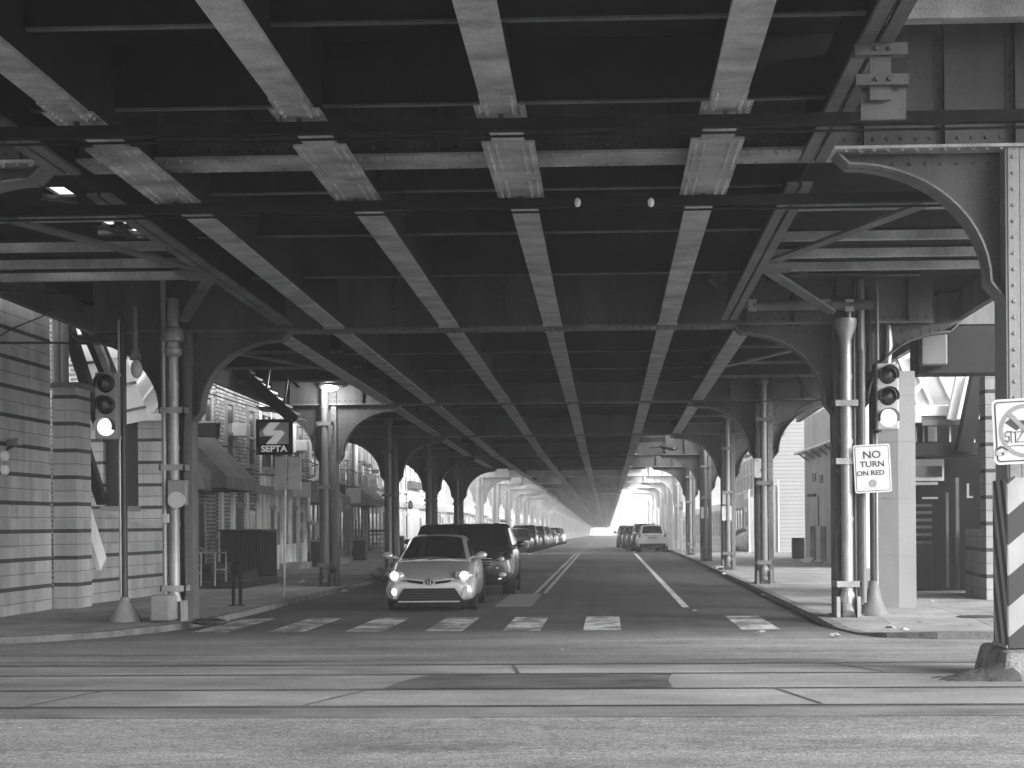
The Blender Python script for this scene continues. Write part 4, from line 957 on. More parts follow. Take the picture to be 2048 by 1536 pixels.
# extra conduits round the two corner columns
def conduits(lst, Y, label):
    t = thing('conduit_run', tuple(at(lst[0][0], 1200, Y)), label, 'conduit')
    for (px, p0, p1, r, mt) in lst:
        a, b_ = at(px, p0, Y), at(px, p1, Y); m = MB(); m.tube([(a.x, Y, max(a.z, .09)), (a.x, Y, b_.z)], r, 8); m.build('pipe', mt, t, smooth=True)
    return t
conduits([(331, 1190, 560, .045, 'galvanised'), (339, 1190, 600, .025, 'dark_metal')], 27.7, 'thin vertical conduits left of the left corner column')
conduits([(1703, 1228, 620, .032, 'galvanised'), (1712, 1228, 560, .022, 'dark_metal'), (1728, 1205, 560, .05, 'steel'), (1695, 1225, 640, .018, 'wire'), (1738, 745, 560, .045, 'shade_dark_steel'), (1755, 720, 560, .03, 'pipe_paint'), (1722, 700, 560, .06, 'pipe_paint')], 27.9, 'vertical conduits right of the right corner column')
t = thing('meter_box', tuple(at(353, 1005, 27.6)), 'pale round-topped meter box strapped to the left corner column', 'meter box')
m = MB(); rect(m, 335, 960, 372, 1012, 27.55, .16); m.build('case', 'galvanised', t, bevel=.02); m = MB(); a = at(353, 1000, 27.5); m.lathe((a.x, 27.55, a.z), [(.001, -.08), (.14, -.08), (.14, .0)], 16, (0, 1, 0)); m.build('dial', 'pipe_white', t, smooth=True)
tag(rect(MB(), 299, 1190, 340, 1243, 27.2, .5).build('concrete_block', 'concrete', bevel=.04), 'grey concrete block at the foot of the left corner column', 'concrete block')
tag(rect(MB(), 325, 1028, 336, 1046, 27.5, .1).build('switch_box', 'pipe_white', bevel=.01), 'small white switch box on the left corner conduit', 'switch box')
# horizontal drain pipe in front of the second bent
t = thing('drain_pipe', tuple(at(1600, 610, 27.7)), 'horizontal drain pipe with clamp plates on the right of the second bent', 'drain pipe')
m = MB(); a, b_ = at(1505, 612, 27.7), at(1745, 609, 27.7); m.tube([a, b_], .09, 12); p = m.build('pipe', 'steel', t, smooth=True)
m = MB(); m.tube([at(1418, 552, 27.2), at(1480, 604, 27.7), a], .08, 10); m.build('branch_pipe', 'steel', p, smooth=True)
for px in (1505, 1654, 1700): c = at(px, 610, 27.6); m = MB(); m.bb(c.x-.07, c.x+.07, 27.62, 27.66, c.z-.1, c.z+.1); m.build('clamp_plate', 'galvanised', p); 
# cobra-head lamps
def cobra(px, py, Y, s, lit, label, arm):
    c = at(px, py, Y); t = thing('street_lamp', tuple(c), label, 'street lamp', 'lamps along the viaduct columns')
    m = MB(); m.ell(c, (.36, .15, .075)); m.ell(c+Vector((-s*.15, 0, .05)), (.25, .13, .07)); h = m.build('lamp_head', 'dark_metal', t, smooth=True)
    m = MB(); m.ell(c+Vector((s*.1, -.03, -.05)), (.22, .14, .09)); m.build('lens', 'lamp_on' if lit else 'signal_off', h, smooth=True)
    m = MB(); m.tube([c+Vector((-s*.3, 0, .03)), at(arm[0], arm[1], Y)], .035, 8); m.build('arm', 'dark_metal', t, smooth=True)
    m = MB(); m.bb(c.x-s*.15-.05, c.x-s*.15+.05, Y-.05, Y+.05, c.z+.08, c.z+.25); m.build('photocell', 'dark_metal', t)
    return c
cobra(365, 547, 27.0, -1, False, 'unlit dark street lamp on a long arm above the left corner column', (598, 550))
cobra(1570, 552, 27.0, -1, False, 'unlit dark street lamp on a long arm above the right corner', (1840, 548))
c = cobra(668, 771, 42.4, -1, True, 'glowing street lamp on the column behind the transit sign', (720, 768))
lp = bpy.data.lights.new('street_lamp_glow', 'POINT'); lp.energy = 35; lp.shadow_soft_size = .1; lo = bpy.data.objects.new('street_lamp_glow', lp); COL.objects.link(lo); lo.location = c+Vector((-.1, -.15, -.2))
cobra(845, 846, 55.2, -1, False, 'unlit dark street lamp on the left of the fourth bent', (900, 846))
cobra(913, 896, 67.6, -1, False, 'unlit dark street lamp on the left of the fifth bent', (945, 896))
cobra(1440, 752, 42.4, 1, False, 'unlit dark street lamp by the bright stringer on the right', (1500, 754))
cobra(1345, 842, 55.2, 1, False, 'unlit dark street lamp on the right of the fourth bent', (1290, 842))
cobra(1338, 895, 67.6, 1, False, 'unlit dark street lamp on the right of the fifth bent', (1300, 895))

# transit sign and blank sign on one pole
b = atz(568, 1193, .1)
t = thing('transit_sign', tuple(b), 'square SEPTA sign with an S emblem above a blank sign on a thin pole', 'transit sign')
Y = b.y
m = MB(); m.tube([b, at(572, 905, Y)], .028, 8); m.build('pole', 'galvanised', t, smooth=True)
m = MB(); rect(m, 512, 838, 584, 910, Y-.12, .1); bx = m.build('sign_box', 'black_paint', t, bevel=.01)
m = MB(); rect(m, 519, 845, 577, 888, Y-.128, .008); m.build('emblem_field', 'sign_grey', bx)
def poly(mb, pts, Y, th=.006): return mb.prism([(at(px, py, Y).x, at(px, py, Y).z) for px, py in pts], 'y', Y, Y+th)
m = MB(); poly(m, [(525, 862), (540, 845), (560, 845), (546, 861), (564, 861), (570, 866), (552, 888), (532, 888), (548, 871), (530, 871)], Y-.136); m.build('emblem', 'sign_glow', bx)
m = MB(); poly(m, [(519, 845), (536, 845), (521, 861), (519, 861)], Y-.133, .004); poly(m, [(519, 873), (544, 873), (531, 888), (519, 888)], Y-.133, .004); m.build('emblem_shade', 'ink', bx)
q = at(548, 898, Y-.125); text('lettering', 'SEPTA', .19, 'sign_glow', bx, (q.x, Y-.124, q.z), .006, width=1.12)
m = MB(); rect(m, 577, 913, 602, 979, Y-.06, .02); m.build('blank_panel', 'sign_back', t, bevel=.008)
m = MB(); rect(m, 550, 913, 573, 979, Y-.03, .02); o = m.build('blank_panel', 'sign_grey', t, bevel=.008)

# NO TURN ON RED
Ys = Yr-.62
t = thing('road_sign', tuple(at(1745, 985, Ys)), 'white NO TURN ON RED sign on the right signal pole', 'road sign')
q0 = at(1745, 937, Ys); w, h = .61, .80; lean = -.045
def plate(mb, c, w, h, r, Y, th, lean=0.0):
    pts = []
    for (sx, sz, a0) in ((1, 1, 0), (-1, 1, 90), (-1, -1, 180), (1, -1, 270)):
        for k in range(5):
            a = R(a0+22.5*k); pts.append((sx*(w/2-r)+r*cos(a), sz*(h/2-r)+r*sin(a)))
    pts = [(c.x+x*cos(lean)-z*sin(lean), c.z+x*sin(lean)+z*cos(lean)) for x, z in pts]
    return mb.prism(pts, 'y', Y, Y+th)
pl_ = plate(MB(), q0, w, h, .04, Ys, .008, .045).build('plate', 'sign_white', t)
rim = MB()
plate(rim, q0, w-.05, h-.05, .03, Ys-.003, .002, .045).build('border', 'ink', pl_)
plate(MB(), q0, w-.068, h-.068, .025, Ys-.005, .002, .045).build('face', 'sign_white', pl_)
for s_, sz, dz, dx in (('NO', .17, .225, -.012), ('TURN', .135, .07, -.005), ('ON', .11, -.085, -.165), ('RED', .11, -.072, .085)):
    text('lettering', s_, sz, 'ink', pl_, (q0.x+dx, Ys-.0075, q0.z+dz), .002, width=1.12, rot=-.045)
m = MB(); m.lathe((q0.x+.005, Ys-.006, q0.z-.245), [(.001, 0), (.065, 0), (.065, .004), (.001, .004)], 20, (0, -1, 0)); m.build('dot', 'red_as_grey', pl_)
m = MB()
for k in range(9): m.bar((q0.x-.22+.05*k, Ys-.0072, q0.z-.32+.02*(k % 2)), (q0.x-.19+.05*k, Ys-.0072, q0.z-.335+.025*((k+1) % 3)), .006, .004)
m.build('scrawl', 'sign_grey', pl_)

# no-turn sign on the nearest column
Yn = 16.2
t = thing('road_sign', tuple(at(2040, 930, Yn)), 'square white no-turn sign with a barred arrow on the nearest right column', 'road sign')
a, b = at(1980, 930, Yn), at(2000, 799, Yn); sz = b.z-a.z
q0 = Vector((a.x+sz/2+.03, Yn, (a.z+b.z)/2+.012)); 
pl_ = plate(MB(), q0, sz, sz, .05, Yn, .006, .045).build('plate', 'sign_white', t)
plate(MB(), q0, sz-.05, sz-.05, .04, Yn-.003, .002, .045).build('border', 'ink', pl_); plate(MB(), q0, sz-.075, sz-.075, .03, Yn-.005, .002, .045).build('face', 'sign_white', pl_)
ro, ri = .262, .222; n = 48; vs = []
for k in range(n):
    a_ = 2*pi*k/n
    for rr in (ro, ri): vs.append((q0.x+rr*cos(a_), Yn-.0075, q0.z+rr*sin(a_)))
m = MB(); m.add(vs, [(2*k, 2*((k+1) % n), 2*((k+1) % n)+1, 2*k+1) for k in range(n)]); 
m2 = MB(); m2.prism([(q0.x-.30, q0.z+.0), (q0.x+.1, q0.z+.075), (q0.x+.1, q0.z-.0)], 'y', Yn-.0068, Yn-.006)
m2 = MB(); m2.prism([(q0.x-.205, q0.z+.08), (q0.x-.105, q0.z+.15), (q0.x-.09, q0.z+.10), (q0.x+.12, q0.z+.105), (q0.x+.12, q0.z-.12), (q0.x+.06, q0.z-.12), (q0.x+.06, q0.z+.03), (q0.x-.06, q0.z+.03), (q0.x-.09, q0.z+.0)], 'y', Yn-.0068, Yn-.006); m2.build('arrow', 'ink', pl_)
m.bar((q0.x-.17, Yn-.0085, q0.z+.17), (q0.x+.17, Yn-.0085, q0.z-.17), .004, .045); m.build('prohibition_ring', 'red_as_grey', pl_)
m = MB(); sc0 = .0023
def scr(mb, pts): 
    P = [Vector((q0.x+x, Yn-.0092, q0.z+z)) for x, z in pts]
    for p_, r_ in zip(P, P[1:]): mb.bar(p_, r_, .003, .006)
scr(m, [(-.14, -.005), (-.205, -.02), (-.195, -.06), (-.165, -.05), (-.16, -.09), (-.175, -.115), (-.195, -.085)])
scr(m, [(-.19, -.005), (-.1, -.015)]); scr(m, [(-.145, .0), (-.14, -.115)]); scr(m, [(-.1, -.005), (-.1, -.115)]); scr(m, [(-.085, -.01), (-.03, -.01), (-.09, -.11), (-.02, -.105)])
scr(m, [(-.16, -.15), (-.08, -.14), (.04, -.15)]); m.build('scrawl', 'ink', pl_)
m = MB(); hx, hz0 = q0.x-.235, q0.z-.215
m.prism([(hx-.055, hz0-.02), (hx-.01, hz0-.035), (hx+.055, hz0-.01), (hx+.055, hz0+.03), (hx-.01, hz0+.01), (hx-.055, hz0+.03)], 'y', Yn-.0088, Yn-.0076); m.build('house_sticker', 'sign_grey', pl_)
m = MB(); m.prism([(hx-.06, hz0+.03), (hx-.015, hz0+.07), (hx+.01, hz0+.065), (hx+.065, hz0+.03), (hx+.05, hz0+.022), (hx+.005, hz0+.05), (hx-.05, hz0+.02)], 'y', Yn-.0094, Yn-.0078); m.bb(hx, hx+.02, Yn-.0094, Yn-.008, hz0-.025, hz0+.005); m.build('house_sticker_roof', 'ink', pl_)

# parking signs strapped to the right columns
def pk(px0, py0, px1, py1, Y, label):
    a, b = at(px0, py1, Y), at(px1, py0, Y); t = thing('parking_sign', ((a.x+b.x)/2, Y, a.z), label, 'parking sign', 'parking signs on the right columns')
    c = (a+b)/2; p = plate(MB(), c, b.x-a.x, b.z-a.z, .03, Y, .01).build('plate', 'sign_white', t)
    w, h = b.x-a.x, b.z-a.z; m = MB()
    m.bb(c.x-w*.36, c.x-w*.1, Y-.006, Y-.001, c.z+h*.33, c.z+h*.42); m.bb(c.x+w*.1, c.x+w*.36, Y-.006, Y-.001, c.z+h*.33, c.z+h*.42); m.build('panel', 'sign_grey', p)
    m = MB()
    for k in range(4): m.bb(c.x-w*.28, c.x+w*.28, Y-.005, Y-.001, c.z+h*(.2-.15*k), c.z+h*(.225-.15*k))
    m.build('small_print', 'sign_grey', p)
pk(1509, 917, 1531, 955, 42.8, 'white parking sign on the right column nearest the junction')
pk(1444, 1012, 1463, 1041, 55.5, 'white parking sign below a dark plate on the second right column')
pk(1402, 1014, 1416, 1037, 68.0, 'white parking sign on the third right column past the signal')
pk(1354, 1003, 1366, 1020, 94.5, 'small white parking sign on the first pale column at right')
a, b = at(1445, 1009, 55.5), at(1459, 984, 55.5); tag(MB().bb(a.x, b.x, 55.5, 55.52, a.z, b.z).build('dark_sign', 'sign_back', bevel=.005), 'grey blank plate above the parking sign on the second right column', 'sign')

# rubbish by the right houses, bags at kerbs
def bag(c, r, mat, lab, grp='rubbish bags on the right pavement'):
    m = MB(); m.ell((0, 0, 0), (1, 1, 1), nu=12, nv=8); rnd = random.Random(int(c[0]*100+c[1]*10))
    m.v = [(c[0]+x*r[0]*(1+rnd.uniform(-.14, .14)), c[1]+y*r[1]*(1+rnd.uniform(-.14, .14)), c[2]+r[2]*.9+z*r[2]*(1+rnd.uniform(-.14, .14))) for x, y, z in m.v]
    return tag(m.build('rubbish_bag', mat, smooth=True, sub=1), lab, 'rubbish bag', grp)
for (px, py, Y, r, mt, lab) in ((1474, 1098, 92, .45, 'trash_bag', 'black rubbish bag at the left of the pile'), (1493, 1100, 91, .7, 'trash_pale', 'large pale rubbish bag in the middle of the pile'), (1505, 1101, 91.5, .42, 'trash_bag', 'black rubbish bag at the right of the pile'), (1484, 1085, 92.4, .4, 'trash_bag', 'dark rubbish bag on top of the pile, left'), (1500, 1080, 92.6, .5, 'trash_pale', 'pale rubbish bag on top of the pile, right')):
    c = at(px, py, Y); bag((c.x, Y, .08 if py > 1090 else .75), (r, .5, r*.8), mt, lab)
c = at(750, 1139, 50); bag((c.x+.1, c.y, .09), (.26, .2, .16), 'sign_white', 'crumpled pale bag on the kerb behind the silver car', 'rubbish on the left pavement')
c = at(425, 1243, 27.2); bag((c.x, 27.0, .06), (.34, .24, .07), 'trash_bag', 'black rag lying by the foot of the left corner column', 'rubbish on the left pavement')
t = tag(MB().bb(8.0, 8.5, 71.2, 71.8, .1, 1.0).build('dustbin', 'black_paint', bevel=.04), 'dark dustbin at the corner of the rendered building', 'dustbin')
# scraps of litter
LIT = [('crumpled paper scrap beside the right end of the crosswalk', 1390, 1224, .06), ('white paper scrap on the crosswalk before the right kerb', 1523, 1271, .12), ('flat paper at the right kerb ramp', 1672, 1275, .1), ('white wrapper under the right kerb', 1810, 1279, .1), ('ball of paper on the near blacktop', 1126, 1312, .045),
       ('scrap of card by the left kerb', 505, 1246, .08), ('white wrapper in the left gutter by the silver car', 690, 1185, .12), ('paper scrap on the left pavement by the enclosure', 525, 1153, .15), ('paper scrap on the left pavement beyond the signpost', 605, 1166, .15), ('pale wrapper on the right kerb', 1440, 1140, .22), ('long pale wrapper at the foot of the right column', 1450, 1147, .2), ('white scrap under the rendered wall', 1615, 1127, .4), ('paper scrap near the rendered wall corner', 1640, 1129, .3), ('round white cap on the right pavement', 1865, 1205, .07), ('pale scrap in the right gutter', 1530, 1193, .1), ('torn paper on the right corner pavement', 1780, 1262, .14)]
for lab, px, py, r in LIT:
    c = atz(px, py, .1 if (px < 640 or (px > 1560 and py < 1265) or 1430 < px < 1460) and px != 505 else .0); z = gz(c.y)+(.1 if c.x < -6.9 or c.x > 3.7 else 0)+.012
    rnd = random.Random(px); pts = []
    for k in range(8): a = 2*pi*k/8; q = r*rnd.uniform(.5, 1.0); pts.append((c.x+q*cos(a), c.y+q*1.6*sin(a), z+rnd.uniform(0, r*.5)))
    m = MB(); m.add(pts+[(c.x, c.y, z+r*.6)], [(k, (k+1) % 8, 8) for k in range(8)]); tag(m.build('paper_scrap', 'sign_white'), lab, 'litter', 'litter on the street')
t = tag(MB().lathe((atz(1960, 1233, .1).x, atz(1960, 1233, .1).y, .092), [(.38, 0), (.38, .012), (.33, .014)], 24).build('manhole_cover', 'dark_metal'), 'round manhole cover in the right corner pavement', 'manhole cover')

# wires
def wire(pts, Y, r, lab):
    P = [at(px, py, (Y if not isinstance(Y, tuple) else Y[0]+(Y[1]-Y[0])*i/(len(pts)-1))) for i, (px, py) in enumerate(pts)]
    Q = []
    for i in range(len(P)-1):
        a, b, c_, d = P[max(i-1, 0)], P[i], P[i+1], P[min(i+2, len(P)-1)]
        for k in range(6):
            t_ = k/6; Q.append(.5*((2*b)+(c_-a)*t_+(2*a-5*b+4*c_-d)*t_*t_+(3*b-a-3*c_+d)*t_**3))
    Q.append(P[-1]); return tag(MB().tube(Q, r, 6).build('wire', 'wire', smooth=True), lab, 'wire', 'overhead wires')
wire([(-200, 575), (0, 582), (120, 588), (160, 590)], (20, 31), .03, 'thick upper wire running left from the stair enclosure')
wire([(-200, 684), (0, 686), (130, 686), (232, 690)], (20, 30), .02, 'lower wire crossing the left block wall')
wire([(-40, 700), (20, 660), (90, 630), (140, 598)], (24, 31), .012, 'thin slanting wire across the left block wall')
wire([(415, 765), (470, 790), (560, 820), (640, 832)], (44, 60), .02, 'upper drooping wire through the left arch')
wire([(412, 785), (500, 812), (580, 830)], (44, 60), .02, 'lower drooping wire through the left arch')
wire([(1560, 655), (1580, 720), (1615, 785), (1645, 800)], 41, .025, 'thick wire falling across the right arch')
wire([(1300, 812), (1420, 810), (1500, 806), (1570, 797), (1620, 792)], 41.5, .018, 'wire sagging along the right cross girder')
wire([(1530, 758), (1570, 762), (1600, 752), (1625, 735)], 41.8, .015, 'thin wire looping inside the right arch')
wire([(1640, 800), (1600, 815), (1585, 835), (1555, 852)], 42, .02, 'tangled wire dropping at the right arch end')
m = MB(); rnd = random.Random(3)
for k in range(5):
    a0 = at(150+rnd.uniform(-20, 20), 600+rnd.uniform(-12, 14), 31); pts = [a0+Vector((.35*cos(j*.7+k), .1*sin(j), .16*sin(j*.9+k*2))) for j in range(9)]; m.tube(pts, .016, 5)
tag(m.build('cable_coil', 'wire', smooth=True), 'tangled coil of black cable at the top of the left stair', 'cable')
# ---------------------------------------------------------------- cars (front at local -y, length along +y)
def loft(stations, ring):
    m = MB(); R_ = [ring(s) for s in stations]; n = len(R_[0])
    vs = [v for r in R_ for v in r]
    fs = [(i*n+k, i*n+(k+1) % n, (i+1)*n+(k+1) % n, (i+1)*n+k) for i in range(len(R_)-1) for k in range(n)]
    fs += [tuple(range(n)), tuple((len(R_)-1)*n+k for k in reversed(range(n)))]
    return m.add(vs, fs)
def body_ring(s):
    y, zb, zt, wt, w, c = s
    zm = zb+(zt-zb)*.55
    h = [(0, zb), (w*.8, zb), (w*.95, zb+.05), (w, zb+.2*(zt-zb)+.04), (w*1.0, zm), (wt+(w-wt)*.5, zt-.055), (wt, zt-.004), (wt*.93, zt+c*.25), (wt*.55, zt+c*.75), (0, zt+c)]
    return [(x, y, z) for x, z in h]+[(-x, y, z) for x, z in reversed(h[1:-1])]
def car(name, label, loc, rz, spec, paint, group=None, rear_view=False, detail=2):
    t = thing(name, (0, 0, 0), label, 'car', group)
    st, cab = spec['st'], spec['cab']
    b = loft(st, body_ring).build('body', paint, t, smooth=True, sub=1)
    # cabin: (y windscreen base, y roof front, y roof rear, y tail base, z base, z roof front, z roof rear, z tail base, half width base, half width roof)
    y1, y2, y3, y4, zb, zr1, zr2, zt, wb, wr = cab
    ymid = (y2+y3)/2; zpk = max(zr1, zr2)+.03
    def cring(y, zlow, ztop, wl, wtp):
        e = min(.06, (ztop-zlow)*.4)
        h = [(wl, zlow), (wtp+.015, ztop-e), (wtp-.05, ztop-.012), (wtp*.5, ztop+.018), (0, ztop+.024)]
        return [(x, y, z) for x, z in h]+[(-x, y, z) for x, z in reversed(h[:-1])]
    secs = [cring(y1, zb-.06, zb-.02, wb+.01, wb*.93), cring(y2, zb-.06, zr1, wb+.012, wr), cring(ymid, zb-.06, zpk, wb+.012, wr+.01), cring(y3, zb-.06, zr2, wb, wr-.01), cring(y4, zt-.1, zt, wb*.9, wb*.82)]
    m = MB(); n = len(secs[0]); m.add([v for s in secs for v in s], [(i*n+k, i*n+k+1, (i+1)*n+k+1, (i+1)*n+k) for i in range(4) for k in range(n-1)]+[tuple(range(n)), tuple(4*n+k for k in reversed(range(n)))])
    m.build('cabin', paint, t, smooth=True)
    def pane(nm, q, inset, off, parent=t, mat='car_glass', bow=0.0):
        q = [Vector(p) for p in q]; c = sum(q, Vector())/4; nrm = (q[1]-q[0]).cross(q[3]-q[0]).normalized()
        if nrm.dot(c-Vector((0, (y2+y3)/2, zb))) < 0: nrm = -nrm
        p = [c+(v-c)*(1-inset)+nrm*off for v in q]; back = [v-nrm*.02 for v in p]
        if bow:
            nn = 9; vs = []
            for j in range(3):
                for i in range(nn):
                    u, v = i/(nn-1), j/2; b_ = p[0].lerp(p[1], u).lerp(p[3].lerp(p[2], u), v); vs.append(b_+nrm*bow*(1-(2*u-1)**2))
            k0 = len(vs); vs += [v-nrm*.02 for v in vs]
            fs = [(j*nn+i, j*nn+i+1, (j+1)*nn+i+1, (j+1)*nn+i) for j in range(2) for i in range(nn-1)]
            rim = [i for i in range(nn)]+[nn+nn-1, 2*nn+nn-1]+[2*nn+i for i in range(nn-2, -1, -1)]+[nn]
            fs += [(rim[i], rim[(i+1) % len(rim)], k0+rim[(i+1) % len(rim)], k0+rim[i]) for i in range(len(rim))]
            return MB().add(vs, fs).build(nm, mat, parent, smooth=True)
        return MB().add(p+back, [(0, 1, 2, 3), (7, 6, 5, 4), (0, 4, 5, 1), (1, 5, 6, 2), (2, 6, 7, 3), (3, 7, 4, 0)]).build(nm, mat, parent)
    pane('windscreen', bow=.05, q=[(-wb*.92, y1, zb), (wb*.92, y1, zb), (wr-.03, y2, zr1-.03), (-wr+.03, y2, zr1-.03)], inset=.05, off=.02)
    pane('rear_window', bow=.05, q=[(-wb*.84, y4, zt), (wb*.84, y4, zt), (wr-.05, y3, zr2-.03), (-wr+.05, y3, zr2-.03)], inset=.1, off=.02)
    for s in (-1, 1):
        g = lambda f, zz, ww: (s*ww, y1+(y4-y1)*f, zz)
        zl = zb+.03
        pts = [[(s*(wb+.005), y1+.32, zl), (s*(wb+.012), ymid-.06, zl), (s*(wr+.03), ymid-.06, zpk-.1), (s*(wr+.028), y2+.12, zr1-.1)],
               [(s*(wb+.012), ymid+.02, zl), (s*(wb+.002), y3+.1, zl), (s*(wr+.02), y3-.15, zr2-.1), (s*(wr+.03), ymid+.02, zpk-.1)]]
        for q in pts: pane('side_window', q, .02, .012)
    for (yw, rr) in ((spec['wy'][0], spec['wr']), (spec['wy'][1], spec['wr'])):
        wx = spec['w']
        for s in (-1, 1):
            m = MB(); m.lathe((s*(wx-.235), yw, rr), [(.05, 0), (rr*.93, 0), (rr, .03), (rr, .18), (rr*.93, .215), (rr*.66, .217), (rr*.62, .2), (.05, .2)], 20, (s, 0, 0)); w_ = m.build('wheel', 'rubber', t, smooth=True)
            m = MB(); m.lathe((s*(wx-.035), yw, rr), [(.04, .012), (rr*.62, .0), (rr*.62, -.03), (.03, -.03)], 14, (s, 0, 0)); m.build('rim', 'galvanised', w_)
            m = MB(); m.lathe((s*(wx-.3), yw, rr+.01), [(.1, 0), (rr+.06, 0), (rr+.06, .297), (.1, .297)], 20, (s, 0, 0)); m.build('wheel_arch', 'black_paint', t)
    for s in (-1, 1):
        m = MB(); c = (s*(wb+.21), y1+.28, zb+.07); m.ell(c, (.115, .07, .08)); m.bar((s*wb*.97, y1+.3, zb+.02), c, .05, .04); m.build('mirror', paint, t, smooth=True)
    spec['detail'](t, paint)
    t.location = loc; t.rotation_euler.z = rz
    return t
def lamp(t, c, r, rot, name='headlight', mat='lamp_lens', core=None, core_r=.07):
    h = MB().ell(c, r, rot, 16, 10).build(name, mat, t, smooth=True)
    if core: MB().ell(Vector(core), (core_r, .03, core_r), nu=16).build('bulb', 'headlamp_on', h, smooth=True)
    return h
def hatch_front(t, paint):
    for s in (-1, 1):
        rot = Matrix.Rotation(s*R(38), 3, 'Z') @ Matrix.Rotation(R(14), 3, 'X')
        lamp(t, (s*.665, .16, .70), (.2, .14, .105), rot, core=(s*.68, .0, .70), core_r=.085)
        m = MB(); m.prism([(s*.61, .26), (s*.70, .25), (s*.75, .50), (s*.67, .48)], 'y', .0, .09); f = m.build('fog_housing', 'sign_grey', t)
        if s < 0: MB().ell((s*.685, -.01, .39), (.05, .02, .07)).build('bulb', 'headlamp_on', f, smooth=True)
        else: MB().prism([(s*.63, .28), (s*.69, .27), (s*.72, .46), (s*.67, .45)], 'y', -.006, .002).build('fog_lens', 'lamp_lens', f)
        m = MB(); m.prism([(s*.11, .595), (s*.44, .625), (s*.40, .575), (s*.13, .535)], 'y', -.035, .03); m.build('upper_grille', 'black_paint', t)
        m = MB(); m.bar((s*.10, -.04, .60), (s*.5, -.01, .64), .02, .018); m.build('grille_trim', 'chrome', t)
    m = MB(); m.prism([(-.5, .455), (.5, .455), (.66, .205), (-.66, .205)], 'y', -.02, .06); m.build('lower_grille', 'black_paint', t)
    m = MB()
    for k in range(4): m.bar((-.54-.02*k, -.024, .41-.05*k), (.54+.02*k, -.024, .41-.05*k), .01, .008)
    m.build('grille_slats', 'dark_metal', t)
    m = MB(); m.bar((-.60, -.03, .2), (.60, -.03, .2), .03, .026); m.build('chin_trim', 'car_silver', t)
    m = MB(); m.bb(-.7, .7, .05, .5, .1, .2); m.build('undertray', 'black_paint', t)
    m = MB(); n = 20
    def ring_(cx, cz, a, b_): 
        P = [(cx+a*cos(2*pi*k/n), -.05, cz+b_*sin(2*pi*k/n)) for k in range(n+1)]; m.tube(P, .009, 6, False)
    ring_(0, .585, .085, .06); ring_(0, .592, .03, .048); ring_(0, .61, .06, .026)
    m2 = MB(); m2.ell((0, -.018, .585), (.085, .03, .06)); e = m2.build('emblem', 'ink', t, smooth=True); m.build('emblem_rings', 'chrome', e, smooth=True)
    m = MB(); m.bar((-.5, 1.02, 1.0), (.15, 1.12, 1.04), .02, .02); m.bar((-.1, 1.0, 1.0), (.55, 1.14, 1.04), .02, .02); m.build('wiper', 'black_paint', t)
    m = MB(); m.bb(-.46, -.26, 1.185, 1.19, 1.085, 1.115); m.build('toll_tag', 'sign_white', t)
def suv_front(t, paint):
    for s in (-1, 1):
        rot = Matrix.Rotation(s*R(40), 3, 'Z')
        lamp(t, (s*.66, .17, .86), (.22, .13, .12), rot, mat='chrome'); MB().ell((s*.64, .02, .86), (.07, .05, .07)).build('lens', 'lamp_lens', t, smooth=True)
        MB().ell((s*.66, .03, .5), (.1, .05, .06)).build('fog_lamp', 'lamp_lens', t, smooth=True)
        m = MB(); m.bar((s*.5, -.02, .66), (s*.85, .22, .68), .03, .04); m.bar((s*.55, -.02, .40), (s*.85, .16, .44), .03, .03); m.build('bumper_trim', 'chrome', t)
    m = MB(); m.prism([(-.42, .92), (.42, .92), (.36, .72), (-.36, .72)], 'y', -.03, .06); g_ = m.build('grille', 'black_paint', t)
    m = MB()
    for k in range(3): m.bar((-.4, -.035, .76+.06*k), (.4, -.035, .76+.06*k), .015, .015)
    m.build('grille_bar', 'chrome', g_)
    m = MB(); m.prism([(-.55, .5), (.55, .5), (.6, .3), (-.6, .3)], 'y', -.025, .06); m.build('lower_grille', 'black_paint', t)
    for s in (-1, 1): m = MB(); m.bar((s*.55, 1.7, 1.76), (s*.55, 4.0, 1.76), .05, .04); m.build('roof_rail', 'dark_metal', t)
def plain_front(t, paint):
    for s in (-1, 1): lamp(t, (s*.62, .14, .68), (.2, .12, .09), Matrix.Rotation(s*R(32), 3, 'Z')); m = MB(); m.ell((s*.62, .04, .36), (.09, .05, .05)); m.build('fog_lamp', 'lamp_lens', t, smooth=True)
    m = MB(); m.prism([(-.4, .66), (.4, .66), (.34, .55), (-.34, .55)], 'y', -.03, .06); m.build('grille', 'black_paint', t)
    m = MB(); m.prism([(-.5, .42), (.5, .42), (.55, .24), (-.55, .24)], 'y', -.025, .06); m.build('lower_grille', 'black_paint', t)
    m = MB(); m.bar((-.55, -.03, .48), (.55, -.03, .48), .03, .03); m.build('bumper_trim', 'chrome', t)
def suv_rear(t, paint):
    L_ = 4.5
    for s in (-1, 1): lamp(t, (s*.74, L_-.1, 1.0), (.1, .12, .13), Matrix.Identity(3), 'tail_light', 'red_as_grey'); m = MB(); m.bb(s*.45-.06, s*.45+.06, L_+.0, L_+.03, .38, .42); m.build('reflector', 'red_as_grey', t)
    m = MB(); m.bb(-.27, .27, L_+.0, L_+.03, .82, .96); m.build('number_plate', 'sign_white', t)
    m = MB(); m.bb(-.78, .78, L_-.16, L_+.05, .3, .55); m.build('bumper', 'black_paint', t, bevel=.05)
    m = MB(); m.bb(-.5, .5, L_-.02, L_+.02, 1.02, 1.06); m.build('tailgate_trim', 'chrome', t)
    m = MB(); m.bb(-.55, .55, L_-.62, L_-.35, 1.60, 1.64); m.build('spoiler', paint, t, bevel=.02)
